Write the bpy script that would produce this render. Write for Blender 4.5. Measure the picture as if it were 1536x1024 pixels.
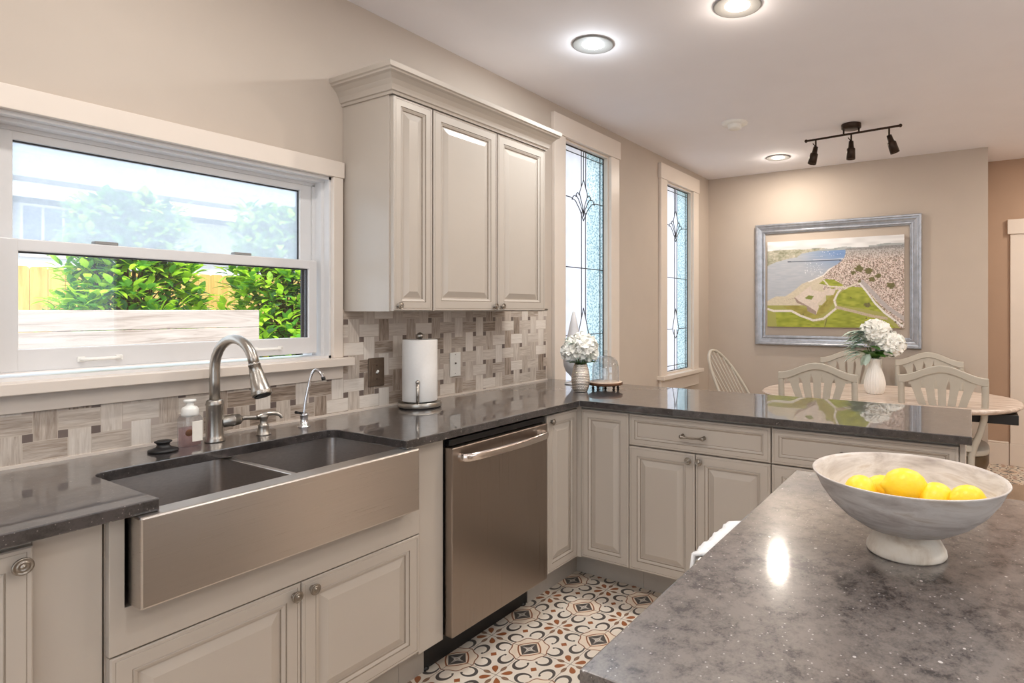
import bpy, bmesh, math, random
from mathutils import Vector, Matrix
PI = math.pi
for o in list(bpy.data.objects): bpy.data.objects.remove(o)
sc = bpy.context.scene
COL = sc.collection

# ------------------------------------------------------------------ camera
cam = bpy.data.cameras.new('camera'); camo = bpy.data.objects.new('camera', cam); COL.objects.link(camo)
camo.location = (0, -2.2466, 1.3468)
camo.rotation_euler = (PI/2, 0, .5433 - PI/2)
cam.sensor_width = 36; cam.lens = 904.22/1536*36
cam.shift_x = -(909.4-768)/1536; cam.shift_y = -(512-464.6)/1536
cam.clip_start = .02; cam.clip_end = 200
sc.camera = camo

# ------------------------------------------------------------------ world, sun, exposure
sc.view_settings.view_transform = 'Standard'; sc.view_settings.look = 'None'
sc.view_settings.gamma = 1; sc.view_settings.use_curve_mapping = False
sc.view_settings.exposure = .12
w = bpy.data.worlds.new('world'); sc.world = w; w.use_nodes = True
bg = w.node_tree.nodes['Background']; bg.inputs[0].default_value = (.80, .90, 1.0, 1); bg.inputs[1].default_value = 2.4
sd = bpy.data.lights.new('sun', 'SUN'); sd.energy = 3.4; sd.angle = .03; sd.color = (1, .95, .86)
so = bpy.data.objects.new('sun', sd); COL.objects.link(so)
so.rotation_euler = Vector((.25, .75, -1.15)).to_track_quat('-Z', 'Y').to_euler()
sc.cycles.max_bounces = 10; sc.cycles.diffuse_bounces = 6; sc.cycles.glossy_bounces = 5
sc.cycles.transparent_max_bounces = 16; sc.cycles.sample_clamp_indirect = 8; sc.cycles.caustics_reflective = False; sc.cycles.caustics_refractive = False

# ------------------------------------------------------------------ node helpers
def srgb(r, g, b):
    f = lambda c: (c/255/12.92) if c/255 <= .04045 else ((c/255+.055)/1.055)**2.4
    return (f(r), f(g), f(b), 1)

class X:                       # a scalar expression built out of Math nodes
    nt = None
    def __init__(s, v): s.v = v
    @staticmethod
    def op(name, *a, clamp=False):
        n = X.nt.nodes.new('ShaderNodeMath'); n.operation = name; n.use_clamp = clamp
        for i, q in enumerate(a):
            if isinstance(q, X): q = q.v
            if isinstance(q, (int, float)): n.inputs[i].default_value = q
            else: X.nt.links.new(q, n.inputs[i])
        return X(n.outputs[0])
    def __add__(a, b): return X.op('ADD', a, b)
    __radd__ = __add__
    def __sub__(a, b): return X.op('SUBTRACT', a, b)
    def __rsub__(a, b): return X.op('SUBTRACT', b, a)
    def __mul__(a, b): return X.op('MULTIPLY', a, b)
    __rmul__ = __mul__
    def __truediv__(a, b): return X.op('DIVIDE', a, b)
    def lt(a, b): return X.op('LESS_THAN', a, b)
    def gt(a, b): return X.op('GREATER_THAN', a, b)
    def floor(a): return X.op('FLOOR', a)
    def abs(a): return X.op('ABSOLUTE', a)
    def sqrt(a): return X.op('SQRT', a)
    def min(a, b): return X.op('MINIMUM', a, b)
    def max(a, b): return X.op('MAXIMUM', a, b)
    def mod2(a): return X.op('FLOORED_MODULO', a, 2.0)
    def clamp(a): return X.op('ADD', a, 0.0, clamp=True)

class M:                       # a material under construction
    def __init__(s, name, rough=.5, metal=0, color=None, spec=.5):
        s.m = bpy.data.materials.new(name); s.m.use_nodes = True; s.nt = s.m.node_tree; X.nt = s.nt
        s.p = s.nt.nodes['Principled BSDF']; s.out = s.nt.nodes['Material Output']
        s.p.inputs['Roughness'].default_value = rough; s.p.inputs['Metallic'].default_value = metal
        s.p.inputs['Specular IOR Level'].default_value = spec
        if color: s.p.inputs['Base Color'].default_value = color
        s._tc = None
    def node(s, t, **kw):
        n = s.nt.nodes.new(t)
        for k, v in kw.items(): setattr(n, k, v)
        return n
    def link(s, a, b): s.nt.links.new(a.v if isinstance(a, X) else a, b)
    def tc(s, which='Object'):
        if not s._tc: s._tc = s.node('ShaderNodeTexCoord')
        return s._tc.outputs[which]
    def pos(s): return s.node('ShaderNodeNewGeometry').outputs['Position']
    def xyz(s, vec):
        n = s.node('ShaderNodeSeparateXYZ'); s.link(vec, n.inputs[0]); return [X(q) for q in n.outputs]
    def vec(s, *a):
        n = s.node('ShaderNodeCombineXYZ')
        for i, q in enumerate(a):
            if isinstance(q, X): s.link(q, n.inputs[i])
            else: n.inputs[i].default_value = q
        return n.outputs[0]
    def scale(s, vec, sx, sy, sz):
        n = s.node('ShaderNodeMapping'); n.inputs['Scale'].default_value = (sx, sy, sz); s.link(vec, n.inputs[0]); return n.outputs[0]
    def noise(s, vec, sc_, det=2, rough=.5, dist=0):
        n = s.node('ShaderNodeTexNoise'); s.link(vec, n.inputs['Vector']); n.inputs['Scale'].default_value = sc_
        n.inputs['Detail'].default_value = det; n.inputs['Roughness'].default_value = rough; n.inputs['Distortion'].default_value = dist
        return X(n.outputs['Fac'])
    def voro(s, vec, sc_, out='Distance', feature='F1'):
        n = s.node('ShaderNodeTexVoronoi', feature=feature); s.link(vec, n.inputs['Vector']); n.inputs['Scale'].default_value = sc_
        return n.outputs[out]
    def white(s, vec):
        n = s.node('ShaderNodeTexWhiteNoise'); s.link(vec, n.inputs['Vector']); return X(n.outputs['Value'])
    def ramp(s, fac, stops, interp='LINEAR'):
        n = s.node('ShaderNodeValToRGB'); s.link(fac, n.inputs[0]); e = n.color_ramp.elements; n.color_ramp.interpolation = interp
        while len(e) < len(stops): e.new(.5)
        for q, (p_, c) in zip(e, stops): q.position = p_; q.color = c
        return n.outputs[0]
    def mix(s, fac, a, b, mode='MIX'):
        n = s.node('ShaderNodeMix', data_type='RGBA', blend_type=mode)
        for k, q in ((0, fac), (6, a), (7, b)):
            if isinstance(q, (X,)) or hasattr(q, 'is_linked'): s.link(q, n.inputs[k])
            else: n.inputs[k].default_value = q
        return n.outputs[2]
    def base(s, c): s.link(c, s.p.inputs['Base Color']); return s
    def bump(s, h, strength=.2, dist=.01):
        n = s.node('ShaderNodeBump'); n.inputs['Strength'].default_value = strength; n.inputs['Distance'].default_value = dist
        s.link(h, n.inputs['Height']); s.link(n.outputs[0], s.p.inputs['Normal']); return s

MT = {}
def simple(name, rgb, rough=.5, metal=0, var=.03, scale_=40, bump=.0, spec=.5):
    m = M(name, rough, metal, spec=spec); c = srgb(*rgb)
    n = m.noise(m.tc(), scale_, 3)
    lo = tuple(q*(1-var) for q in c[:3]) + (1,); hi = tuple(min(1, q*(1+var)) for q in c[:3]) + (1,)
    m.base(m.ramp(n, [(.3, lo), (.7, hi)]))
    if bump: m.bump(n, bump, .002)
    MT[name] = m.m; return m.m

simple('wall_paint', (193, 180, 167), .75, var=.015, scale_=6)
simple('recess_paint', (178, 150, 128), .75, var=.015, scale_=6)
simple('ceiling_paint', (238, 236, 240), .8, var=.01, scale_=5)
simple('trim_paint', (224, 212, 200), .35, var=.012, scale_=8)
simple('cabinet_paint', (182, 172, 161), .32, var=.012, scale_=5)
simple('glaze', (140, 127, 113), .45, var=.08, scale_=60)
simple('toe_paint', (172, 164, 154), .5, var=.03, scale_=20)
simple('vinyl', (220, 218, 217), .35, var=.008)
simple('gasket', (38, 38, 42), .5)
simple('black_plastic', (16, 15, 15), .4)
simple('dark_void', (8, 8, 8), .7)
simple('rubber', (28, 26, 26), .45)
simple('white_plastic', (240, 238, 232), .3)
simple('chrome', (225, 225, 228), .08, 1, var=.01)
simple('nickel', (176, 170, 162), .31, 1, var=.03, scale_=80)
simple('pewter', (150, 142, 132), .3, 1, var=.06, scale_=120)
simple('bronze', (56, 42, 32), .4, .7, var=.1)
simple('bronze_plate', (122, 106, 92), .35, .8, var=.1, scale_=60)
simple('paper', (243, 240, 236), .9, var=.012, scale_=90, bump=.25)
simple('towel_cloth', (236, 236, 236), .95, var=.04, scale_=260, bump=.8)
simple('ceramic_white', (240, 236, 230), .25, var=.01)
simple('ceramic_grey', (205, 203, 204), .45, var=.02)
simple('chair_paint', (184, 177, 164), .4, var=.03, scale_=14)
simple('seat_brown', (84, 66, 44), .35, var=.15, scale_=30)
simple('table_black', (24, 22, 22), .5)
simple('lemon_skin', (255, 214, 50), .42, var=.03, scale_=160, bump=.25)
simple('petal', (250, 249, 243), .6, var=.03)
simple('leaf_dark', (62, 104, 36), .45, var=.25, scale_=30)
simple('leaf_grey', (186, 204, 190), .7, var=.12, scale_=40)
simple('stem_green', (70, 104, 44), .5, var=.2)
simple('stem_brown', (92, 74, 58), .8, var=.2)
simple('can_reflector', (140, 138, 135), .6, .0, var=.01)
simple('house_siding', (200, 204, 212), .8, var=.02)
simple('house_glass', (88, 104, 140), .15, var=.12, scale_=4)
simple('fascia', (236, 236, 238), .6, var=.01)
simple('taupe_slab', (160, 138, 118), .9, var=.08, scale_=120)
simple('soap_label', (238, 232, 222), .5, var=.03)
simple('canvas_edge', (214, 206, 196), .8)
simple('silver_leaf', (176, 180, 188), .34, .75, var=.14, scale_=24)
simple('steel_dark', (120, 116, 112), .32, 1, var=.05)

# stems and leaves outside, three greens
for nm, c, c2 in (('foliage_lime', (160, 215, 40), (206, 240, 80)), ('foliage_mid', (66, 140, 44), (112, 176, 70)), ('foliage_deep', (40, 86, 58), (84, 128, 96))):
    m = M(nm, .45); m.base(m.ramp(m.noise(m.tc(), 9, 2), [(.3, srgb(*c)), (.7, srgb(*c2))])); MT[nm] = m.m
    tr = m.node('ShaderNodeBsdfTranslucent'); tr.inputs[0].default_value = srgb(*c2); mx = m.node('ShaderNodeMixShader'); mx.inputs[0].default_value = .35
    m.link(m.p.outputs[0], mx.inputs[1]); m.link(tr.outputs[0], mx.inputs[2]); m.link(mx.outputs[0], m.out.inputs[0])

# brushed stainless steel: fine streaks along one axis
def brushed(name, rgb, rough, stretch, bstr=.03, cv=.08):
    m = M(name, rough, 1); v = m.scale(m.tc(), *stretch); n = m.noise(v, 1, 3, .6)
    c = srgb(*rgb); m.base(m.ramp(n, [(.25, tuple(q*(1-cv) for q in c[:3])+(1,)), (.75, tuple(min(1, q*(1+cv)) for q in c[:3])+(1,))]))
    m.link(n*.14 + (rough-.07), m.p.inputs['Roughness']); m.bump(n, bstr, .001); MT[name] = m.m
brushed('steel_apron', (200, 193, 186), .30, (3, 40, 900), .012, .05)
brushed('steel_basin', (178, 172, 168), .34, (60, 60, 200))
brushed('steel_door', (160, 148, 138), .30, (700, 40, 2), .006, .03)
brushed('steel_handle', (214, 204, 196), .2, (5, 300, 300))

# dark grey quartz with pale chips and smoky clouds
def quartz(name, lo, hi, cloud, fleck, rough, spec=.55, coat=.02):
    m = M(name, rough, spec=spec); p = m.pos()
    n1 = m.noise(p, 9, 5, .65, .4); n2 = m.noise(p, 42, 4, .7, .3); n3 = m.noise(p, 320, 2, .6)
    c = m.ramp(n1*.30 + n2*.50 + n3*.20, [(.415, srgb(*cloud)), (.465, srgb(*lo)), (.57, srgb(*hi))])
    d = X(m.voro(m.scale(p, 1, 1, 1), 34)); rnd = X(m.voro(p, 34, 'Color'))
    chip = d.lt(m.noise(p, 120, 1)*.13 + .015) * rnd.gt(.62)
    c = m.mix(chip*.8, c, srgb(*fleck))
    d2 = X(m.voro(p, 150)); r2 = X(m.voro(p, 150, 'Color'))
    c = m.mix(d2.lt(.2) * r2.gt(.72)*.55, c, srgb(*fleck))
    m.p.inputs['Coat Weight'].default_value = 1; m.p.inputs['Coat Roughness'].default_value = coat; m.p.inputs['Coat IOR'].default_value = 1.65
    m.base(c); MT[name] = m.m
quartz('quartz_counter', (48, 44, 43), (66, 60, 59), (34, 31, 30), (150, 142, 136), .30)
quartz('quartz_island', (86, 79, 76), (112, 104, 99), (42, 37, 37), (206, 202, 198), .30, .5, .085)

# patterned encaustic floor tiles: flowers, medallions and scrolls, all from folded coordinates
def floor_cover():
    m = M('encaustic_tile', .38); px, py, pz = m.xyz(m.pos()); tp = .1971
    gx = (px - 2.0886)/tp; gy = (py + .7472)/tp
    a = X.op('PINGPONG', gx, 1.0); b = X.op('PINGPONG', gy, 1.0)
    far = (a + b).gt(1.0)
    a2 = a + far*(1.0 - 2.0*a); b2 = b + far*(1.0 - 2.0*b)
    mm = a2.max(b2); nn = a2.min(b2)
    c = m.mix(m.noise(m.pos(), 14, 4)*.5, srgb(228, 217, 202), srgb(212, 197, 180))
    rust, dark, brown = srgb(152, 92, 56), srgb(84, 78, 74), srgb(136, 100, 74)
    p = 1.0 - mm; r = (p*p + nn*nn).sqrt(); L1 = p + nn
    # warm tint inside the medallion
    tint = r.lt(.37); c = m.mix(tint*.55, c, srgb(232, 208, 182))
    ang = X.op('ARCTAN2', nn, p)
    rr = .385 + X.op('COSINE', ang*8.0)*.018
    c = m.mix((r - rr).abs().lt(.012), c, srgb(142, 92, 62))
    q = L1*.62 + r*.42
    c = m.mix((q - .285).abs().lt(.018), c, rust)
    c = m.mix(L1.lt(.235), c, dark)
    star = L1.lt(.16) * ((p*nn).lt(.0016)); c = m.mix(star, c, srgb(206, 198, 186))
    # petals
    d = (mm + nn)*.7071; s = (mm - nn)*.7071
    t = (d - .085)/.225; tc_ = t.clamp(); wd = tc_ * (1.0 - tc_).sqrt()*.155
    c = m.mix(s.lt(wd), c, rust)
    t = ((mm - .12)/.2).clamp(); wl = (t*(1.0 - t))*.17
    c = m.mix(nn.lt(wl), c, brown)
    # scroll
    u = (mm - .515)*.84; v = nn - .185; R = (u*u + v*v).sqrt(); th = X.op('ARCTAN2', v - .02, u)
    thick = (1.0 - X.op('COSINE', th))*.013 + .007
    ring = (R - .132).abs().lt(thick)*th.abs().gt(1.05)
    c = m.mix(ring, c, dark)
    curl = (((mm - .60)*(mm - .60) + (nn - .285)*(nn - .285)).sqrt()).lt(.026); c = m.mix(curl, c, dark)
    dia = ((a - .5).abs() + (b - .5).abs()).lt(.075); c = m.mix(dia, c, rust)
    ga = X.op('PINGPONG', gx, .5); gb = X.op('PINGPONG', gy, .5)
    c = m.mix(ga.min(gb).lt(.0065), c, srgb(134, 122, 110))
    m.base(c); MT['floor'] = m.m
floor_cover()

# woven mosaic backsplash of wood-vein marble
def weave_mat():
    m = M('woven_marble', .3); px, py, pz = m.xyz(m.pos()); P, W = .0765, .0540
    gx = px/P; gz = (pz - .925)/P; i = gx.floor(); j = gz.floor(); fx = (gx - i)*P; fz = (gz - j)*P
    inx = fx.lt(W); inz = fz.lt(W)                      # in a vertical strip / in a horizontal strip
    par = (i + j).mod2()                                # 0: horizontal strip on top
    both = inx*inz
    onlyv = inx*(1.0 - inz); onlyh = inz*(1.0 - inx)
    vert = both*par + onlyv
    horz = both*(1.0 - par) + onlyh
    dot = (1.0 - inx)*(1.0 - inz)
    jv = j + onlyv*(1.0 - par)                           # owning crossing of a vertical tile
    ih = i + onlyh*par                                   # owning crossing of a horizontal tile
    idx = horz*ih + (1.0 - horz)*i; idz = vert*jv + (1.0 - vert)*j
    rid = m.white(m.vec(idx, idz, horz*2.0 + dot*5.0 + .5))
    # grout: distance to the edges of the owning tile
    ex = fx.min(W - fx); ez = fz.min(W - fz); gap = P - W
    dx = ((fx - W/2).abs() - W/2); dz = ((fz - W/2).abs() - W/2)
    cv = ((fx - W/2).abs() - (W/2 - .0013)).gt(0.0)      # side edges of a vertical tile
    ch = ((fz - W/2).abs() - (W/2 - .0013)).gt(0.0)
    zt = pz - .925 - (jv*P + W/2); xt = px - (ih*P + W/2); hl = W/2 + gap - .0013
    g = vert*(cv.max(zt.abs().gt(hl))) + horz*(ch.max(xt.abs().gt(hl)))
    g = g.clamp()
    ang = horz
    sv = m.noise(m.vec(px*150.0 + rid*90.0, rid*40.0, pz*11.0), 1, 3, .65, .6)
    sh = m.noise(m.vec(px*11.0, rid*40.0, pz*150.0 + rid*90.0), 1, 3, .65, .6)
    st = horz*sh + (1.0 - horz)*sv
    f = rid*.60 + st*.75 - .17
    c = m.ramp(f, [(.08, srgb(112, 94, 80)), (.26, srgb(164, 148, 134)), (.48, srgb(200, 188, 176)), (.80, srgb(226, 217, 207))])
    c = m.mix(dot, c, m.ramp(rid, [(.3, srgb(112, 98, 92)), (.55, srgb(188, 174, 164))]))
    c = m.mix(g, c, srgb(196, 184, 170)); m.base(c); m.bump(1.0 - g, .25, .002)
    MT['weave'] = m.m
weave_mat()

# weathered bowl stone
m = M('marbled_stone', .5); n = m.noise(m.scale(m.tc(), 1, 1, 4.5), 7, 6, .62, .8)
m.base(m.ramp(n, [(.3, srgb(146, 134, 128)), (.42, srgb(182, 171, 163)), (.56, srgb(208, 200, 193)), (.7, srgb(180, 163, 147))])); MT['marbled_stone'] = m.m
m = M('rough_foot', .7); n = m.noise(m.tc(), 16, 6, .65, .6)
m.base(m.ramp(n, [(.3, srgb(196, 176, 154)), (.5, srgb(224, 212, 196)), (.75, srgb(232, 224, 212))])); MT['rough_foot'] = m.m
# wood
def wood(name, a, b, c, stretch, rough=.6, sc_=1, bump=.1):
    m = M(name, rough); v = m.scale(m.tc(), *stretch); n = m.noise(v, sc_, 5, .62, 1.4)
    m.base(m.ramp(n, [(.28, srgb(*a)), (.5, srgb(*b)), (.72, srgb(*c))])); m.bump(n, bump, .003); MT[name] = m.m
wood('whitewashed_top', (160, 136, 118), (206, 188, 174), (232, 222, 214), (22, 2.5, 8), .3)
wood('stand_wood', (60, 36, 22), (96, 62, 38), (126, 86, 54), (14, 14, 60), .55)
wood('stand_top', (200, 168, 140), (222, 196, 172), (234, 214, 194), (24, 3, 10), .4)
wood('picket_wood', (206, 158, 84), (228, 186, 108), (240, 204, 132), (16, 16, 1.2), .85)
wood('pale_plank', (142, 126, 114), (190, 177, 168), (208, 198, 190), (1.2, 10, 16), .85)
wood('shingles', (120, 132, 150), (158, 168, 184), (176, 186, 200), (1, 3, 40), .9)
m = M('pale_ground', .9); m.base(m.ramp(m.noise(m.pos(), 30, 4), [(.3, srgb(196, 196, 198)), (.7, srgb(222, 221, 222))])); MT['pale_ground'] = m.m  # pale patio grey in place of lawn, keeps bounced light neutral

# hammered silver vase
simple('hammered_silver', (214, 206, 196), .26, .85, var=.05, scale_=90)
# ribbed porcelain is modelled in the mesh

# glass: transparent with a mirror sheen so daylight passes through cleanly
def pane(name, tint=(1, 1, 1, 1), gloss=.07, rough=.0, haze=0, hazecol=(.9, .95, 1, 1)):
    m = M(name); nt = m.nt; nt.nodes.remove(m.p)
    tr = m.node('ShaderNodeBsdfTransparent'); tr.inputs[0].default_value = tint
    gl = m.node('ShaderNodeBsdfGlossy'); gl.inputs['Roughness'].default_value = rough
    fr = m.node('ShaderNodeLayerWeight'); fr.inputs['Blend'].default_value = .5
    mx = m.node('ShaderNodeMixShader'); fc = X(fr.outputs['Facing']); m.link(fc*fc*fc*fc*.5 + gloss*.6, mx.inputs[0]); X.nt = nt
    m.link(tr.outputs[0], mx.inputs[1]); m.link(gl.outputs[0], mx.inputs[2]); last = mx.outputs[0]
    if haze:
        tl = m.node('ShaderNodeBsdfTranslucent'); n = m.noise(m.tc(), 26, 5, .7)
        m.link(m.ramp(n, [(.3, tuple(q*.9 for q in hazecol[:3])+(1,)), (.7, hazecol)]), tl.inputs[0])
        m2 = m.node('ShaderNodeMixShader'); m.link(m.noise(m.tc(), 60, 4, .7)*.16 + (haze-.08), m2.inputs[0])
        m.link(last, m2.inputs[1]); m.link(tl.outputs[0], m2.inputs[2]); last = m2.outputs[0]
    m.link(last, m.out.inputs[0]); MT[name] = m.m
pane('clear_pane'); pane('cloche_glass', (.95, .96, .97, 1), .16); pane('bottle_plastic', (.97, .98, 1, 1), .06, .02, .16, (.95, .97, 1, 1))
pane('hazy_pane', (1, 1, 1, 1), .05, .0, .64, (.76, .82, .89, 1))
pane('pink_liquid', (.96, .80, .80, 1), .03, .02, .30, (.98, .82, .84, 1))
def leaded(name, stops, scale_, bstr):
    m = M(name, .12); n = m.noise(m.pos(), scale_, 3, .7); v = X(m.voro(m.pos(), scale_*.7))
    f = n*.6 + v*.55
    tl = m.node('ShaderNodeBsdfTranslucent'); m.link(m.ramp(f, stops), tl.inputs[0])
    gl = m.node('ShaderNodeBsdfGlossy'); gl.inputs['Roughness'].default_value = .12
    b = m.node('ShaderNodeBump'); b.inputs['Strength'].default_value = bstr; b.inputs['Distance'].default_value = .004; m.link(f, b.inputs['Height'])
    m.link(b.outputs[0], gl.inputs['Normal'])
    mx = m.node('ShaderNodeMixShader'); mx.inputs[0].default_value = .06; m.link(tl.outputs[0], mx.inputs[1]); m.link(gl.outputs[0], mx.inputs[2])
    m.nt.nodes.remove(m.p); m.link(mx.outputs[0], m.out.inputs[0]); MT[name] = m.m
leaded('milky_glass', [(.2, (.76, .74, .83, 1)), (.8, (.86, .85, .92, 1))], 18, .1)
leaded('blue_seedy_glass', [(.30, (.10, .24, .31, 1)), (.45, (.30, .47, .54, 1)), (.64, (.68, .82, .88, 1))], 95, .5)
def emit(name, col, s):
    m = M(name); m.p.inputs['Emission Color'].default_value = col; m.p.inputs['Emission Strength'].default_value = s; MT[name] = m.m
emit('lens_cool', (.88, .95, 1, 1), 9); emit('lens_warm', (1, .93, .82, 1), 9); emit('bulb_warm', (1, .9, .74, 1), 7)
m = M('print_paint', .45); at = m.node('ShaderNodeAttribute'); at.attribute_name = 'paint'; m.base(at.outputs['Color']); MT['print_paint'] = m.m
# ------------------------------------------------------------------ mesh helpers
rng = random.Random(7)
class MB:
    def __init__(s): s.v = []; s.f = []; s.mi = []; s.sm = []
    def add(s, vs, fs, mi=0, smooth=False):
        o = len(s.v); s.v += [tuple(q) for q in vs]
        for f in fs: s.f.append([o+i for i in f]); s.mi.append(mi); s.sm.append(smooth)
        return s
    def box(s, x0, x1, y0, y1, z0, z1, mi=0):
        x0, x1 = sorted((x0, x1)); y0, y1 = sorted((y0, y1)); z0, z1 = sorted((z0, z1))
        vs = [(x0,y0,z0),(x1,y0,z0),(x1,y1,z0),(x0,y1,z0),(x0,y0,z1),(x1,y0,z1),(x1,y1,z1),(x0,y1,z1)]
        return s.add(vs, [(0,3,2,1),(4,5,6,7),(0,1,5,4),(1,2,6,5),(2,3,7,6),(3,0,4,7)], mi)
    def rbox(s, x0, x1, y0, y1, z0, z1, r=.003, mi=0):
        """box with chamfered edges"""
        x0, x1 = sorted((x0, x1)); y0, y1 = sorted((y0, y1)); z0, z1 = sorted((z0, z1))
        bm = bmesh.new(); bmesh.ops.create_cube(bm, size=1)
        for q in bm.verts: q.co = Vector(((x0+x1)/2 + q.co.x*(x1-x0), (y0+y1)/2 + q.co.y*(y1-y0), (z0+z1)/2 + q.co.z*(z1-z0)))
        bmesh.ops.bevel(bm, geom=bm.edges[:], offset=min(r, .45*min(x1-x0, y1-y0, z1-z0)), segments=2, affect='EDGES', profile=.5)
        bm.verts.index_update(); s.add([q.co for q in bm.verts], [[v.index for v in f.verts] for f in bm.faces], mi); bm.free(); return s
    def lathe(s, prof, seg=32, c=(0,0,0), axis='z', mi=0, smooth=True, ribs=0, ribd=0, cap=True, rot=None):
        vs = []; n = len(prof)
        for k in range(seg):
            t = 2*PI*k/seg
            for r, z in prof:
                rr = r*(1 + (ribd*math.cos(ribs*t) if ribs else 0))
                q = Vector((rr*math.cos(t), rr*math.sin(t), z))
                if axis == 'y': q = Vector((q.x, -q.z, q.y))     # axis runs towards -y
                if axis == 'x': q = Vector((-q.z, q.y, q.x))     # axis runs towards -x
                if rot is not None: q = rot @ q
                vs.append((q.x+c[0], q.y+c[1], q.z+c[2]))
        fs = []
        for k in range(seg):
            k2 = (k+1) % seg
            for i in range(n-1): fs.append((k*n+i, k2*n+i, k2*n+i+1, k*n+i+1))
        s.add(vs, fs, mi, smooth)
        if cap:
            o = len(s.v) - len(vs)
            for i in (0, n-1):
                if prof[i][0] > 1e-5: s.f.append([o+k*n+i for k in range(seg)]); s.mi.append(mi); s.sm.append(False)
        return s
    def tube(s, path, r, seg=12, mi=0, cap=True, flat=None):
        pts = [Vector(p) for p in path]; n = len(pts); rs = r if isinstance(r, (list, tuple)) else [r]*n
        T = [(pts[min(i+1, n-1)] - pts[max(i-1, 0)]).normalized() for i in range(n)]
        u = T[0].orthogonal().normalized()
        if flat is not None:
            u = (Vector(flat) - T[0]*Vector(flat).dot(T[0])).normalized()
        vs = []
        for i in range(n):
            u = (u - T[i]*u.dot(T[i])).normalized(); b = T[i].cross(u)
            ru, rb = rs[i] if isinstance(rs[i], (list, tuple)) else (rs[i], rs[i])
            for k in range(seg):
                a = 2*PI*k/seg; vs.append(pts[i] + u*ru*math.cos(a) + b*rb*math.sin(a))
        fs = [(i*seg+k, i*seg+(k+1) % seg, (i+1)*seg+(k+1) % seg, (i+1)*seg+k) for i in range(n-1) for k in range(seg)]
        s.add(vs, fs, mi, True); o = len(s.v) - len(vs)
        if cap:
            for i in (0, n-1): s.f.append([o+i*seg+k for k in range(seg)]); s.mi.append(mi); s.sm.append(False)
        return s
    def sphere(s, c, r, seg=16, ring=10, sc_=(1,1,1), mi=0, rot=None):
        prof = [(math.sin(PI*i/ring)*r, -math.cos(PI*i/ring)*r) for i in range(ring+1)]
        vs = []
        m = MB().lathe(prof, seg, cap=False)
        for q in m.v:
            p = Vector((q[0]*sc_[0], q[1]*sc_[1], q[2]*sc_[2]))
            if rot is not None: p = rot @ p
            vs.append((p.x+c[0], p.y+c[1], p.z+c[2]))
        return s.add(vs, m.f, mi, True)
    def prism(s, outline, h0, h1, fn=None, mi=0):
        """2-D outline (a, b) extruded from h0 to h1; fn maps (a, b, h) to xyz"""
        fn = fn or (lambda a, b, h: (a, b, h)); n = len(outline)
        vs = [fn(a, b, h0) for a, b in outline] + [fn(a, b, h1) for a, b in outline]
        fs = [tuple(range(n))[::-1], tuple(range(n, 2*n))] + [(i, (i+1) % n, n+(i+1) % n, n+i) for i in range(n)]
        return s.add(vs, fs, mi)
    def build(s, name, mat, parent=None, loc=None, bevel=0, sub=0, smooth=None, kind=None):
        me = bpy.data.meshes.new(name); me.from_pydata(s.v, [], s.f)
        mats = mat if isinstance(mat, (list, tuple)) else [mat]
        for q in mats: me.materials.append(MT[q])
        me.polygons.foreach_set('material_index', s.mi)
        me.polygons.foreach_set('use_smooth', s.sm if smooth is None else [smooth]*len(s.f))
        bm = bmesh.new(); bm.from_mesh(me); bmesh.ops.recalc_face_normals(bm, faces=bm.faces); bm.to_mesh(me); bm.free()
        o = bpy.data.objects.new(name, me); COL.objects.link(o)
        if parent: o.parent = parent
        if loc: o.location = loc
        if bevel:
            b = o.modifiers.new('bevel', 'BEVEL'); b.width = bevel; b.segments = 2; b.limit_method = 'ANGLE'; b.angle_limit = .6
        if sub:
            b = o.modifiers.new('sub', 'SUBSURF'); b.levels = sub; b.render_levels = sub
        if kind: o['kind'] = kind
        return o
def tag(o, label, cat, group=None):
    o['label'] = label; o['category'] = cat
    if group: o['group'] = group
    return o
def thing(name, label, cat, loc=(0,0,0), rz=0, group=None):
    o = bpy.data.objects.new(name, None); COL.objects.link(o); o.empty_display_size = .05
    o.location = loc; o.rotation_euler = (0, 0, rz); return tag(o, label, cat, group)
def root(name, loc=(0,0,0)):
    o = bpy.data.objects.new(name, None); COL.objects.link(o); o.location = loc; o['kind'] = 'structure'; return o
def dup(src, loc, rz, label):
    r = src.copy(); COL.objects.link(r); r.location = loc; r.rotation_euler = (0, 0, rz); r['label'] = label
    for ch in list(src.children):
        c = ch.copy(); COL.objects.link(c); c.parent = r
        for g in ch.children:
            d = g.copy(); COL.objects.link(d); d.parent = c
    return r
def arc(cx, cz, r, a0, a1, n): return [(cx + r*math.cos(a0+(a1-a0)*i/n), cz + r*math.sin(a0+(a1-a0)*i/n)) for i in range(n+1)]
def spline(P, n=8):
    P = [Vector(p) for p in P]; out = []
    for i in range(len(P)-1):
        a, b, c, d = P[max(i-1, 0)], P[i], P[i+1], P[min(i+2, len(P)-1)]
        for k in range(n):
            t = k/n; out.append(.5*((2*b) + (c-a)*t + (2*a-5*b+4*c-d)*t*t + (3*b-a-3*c+d)*t**3))
    return out + [P[-1]]

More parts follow.
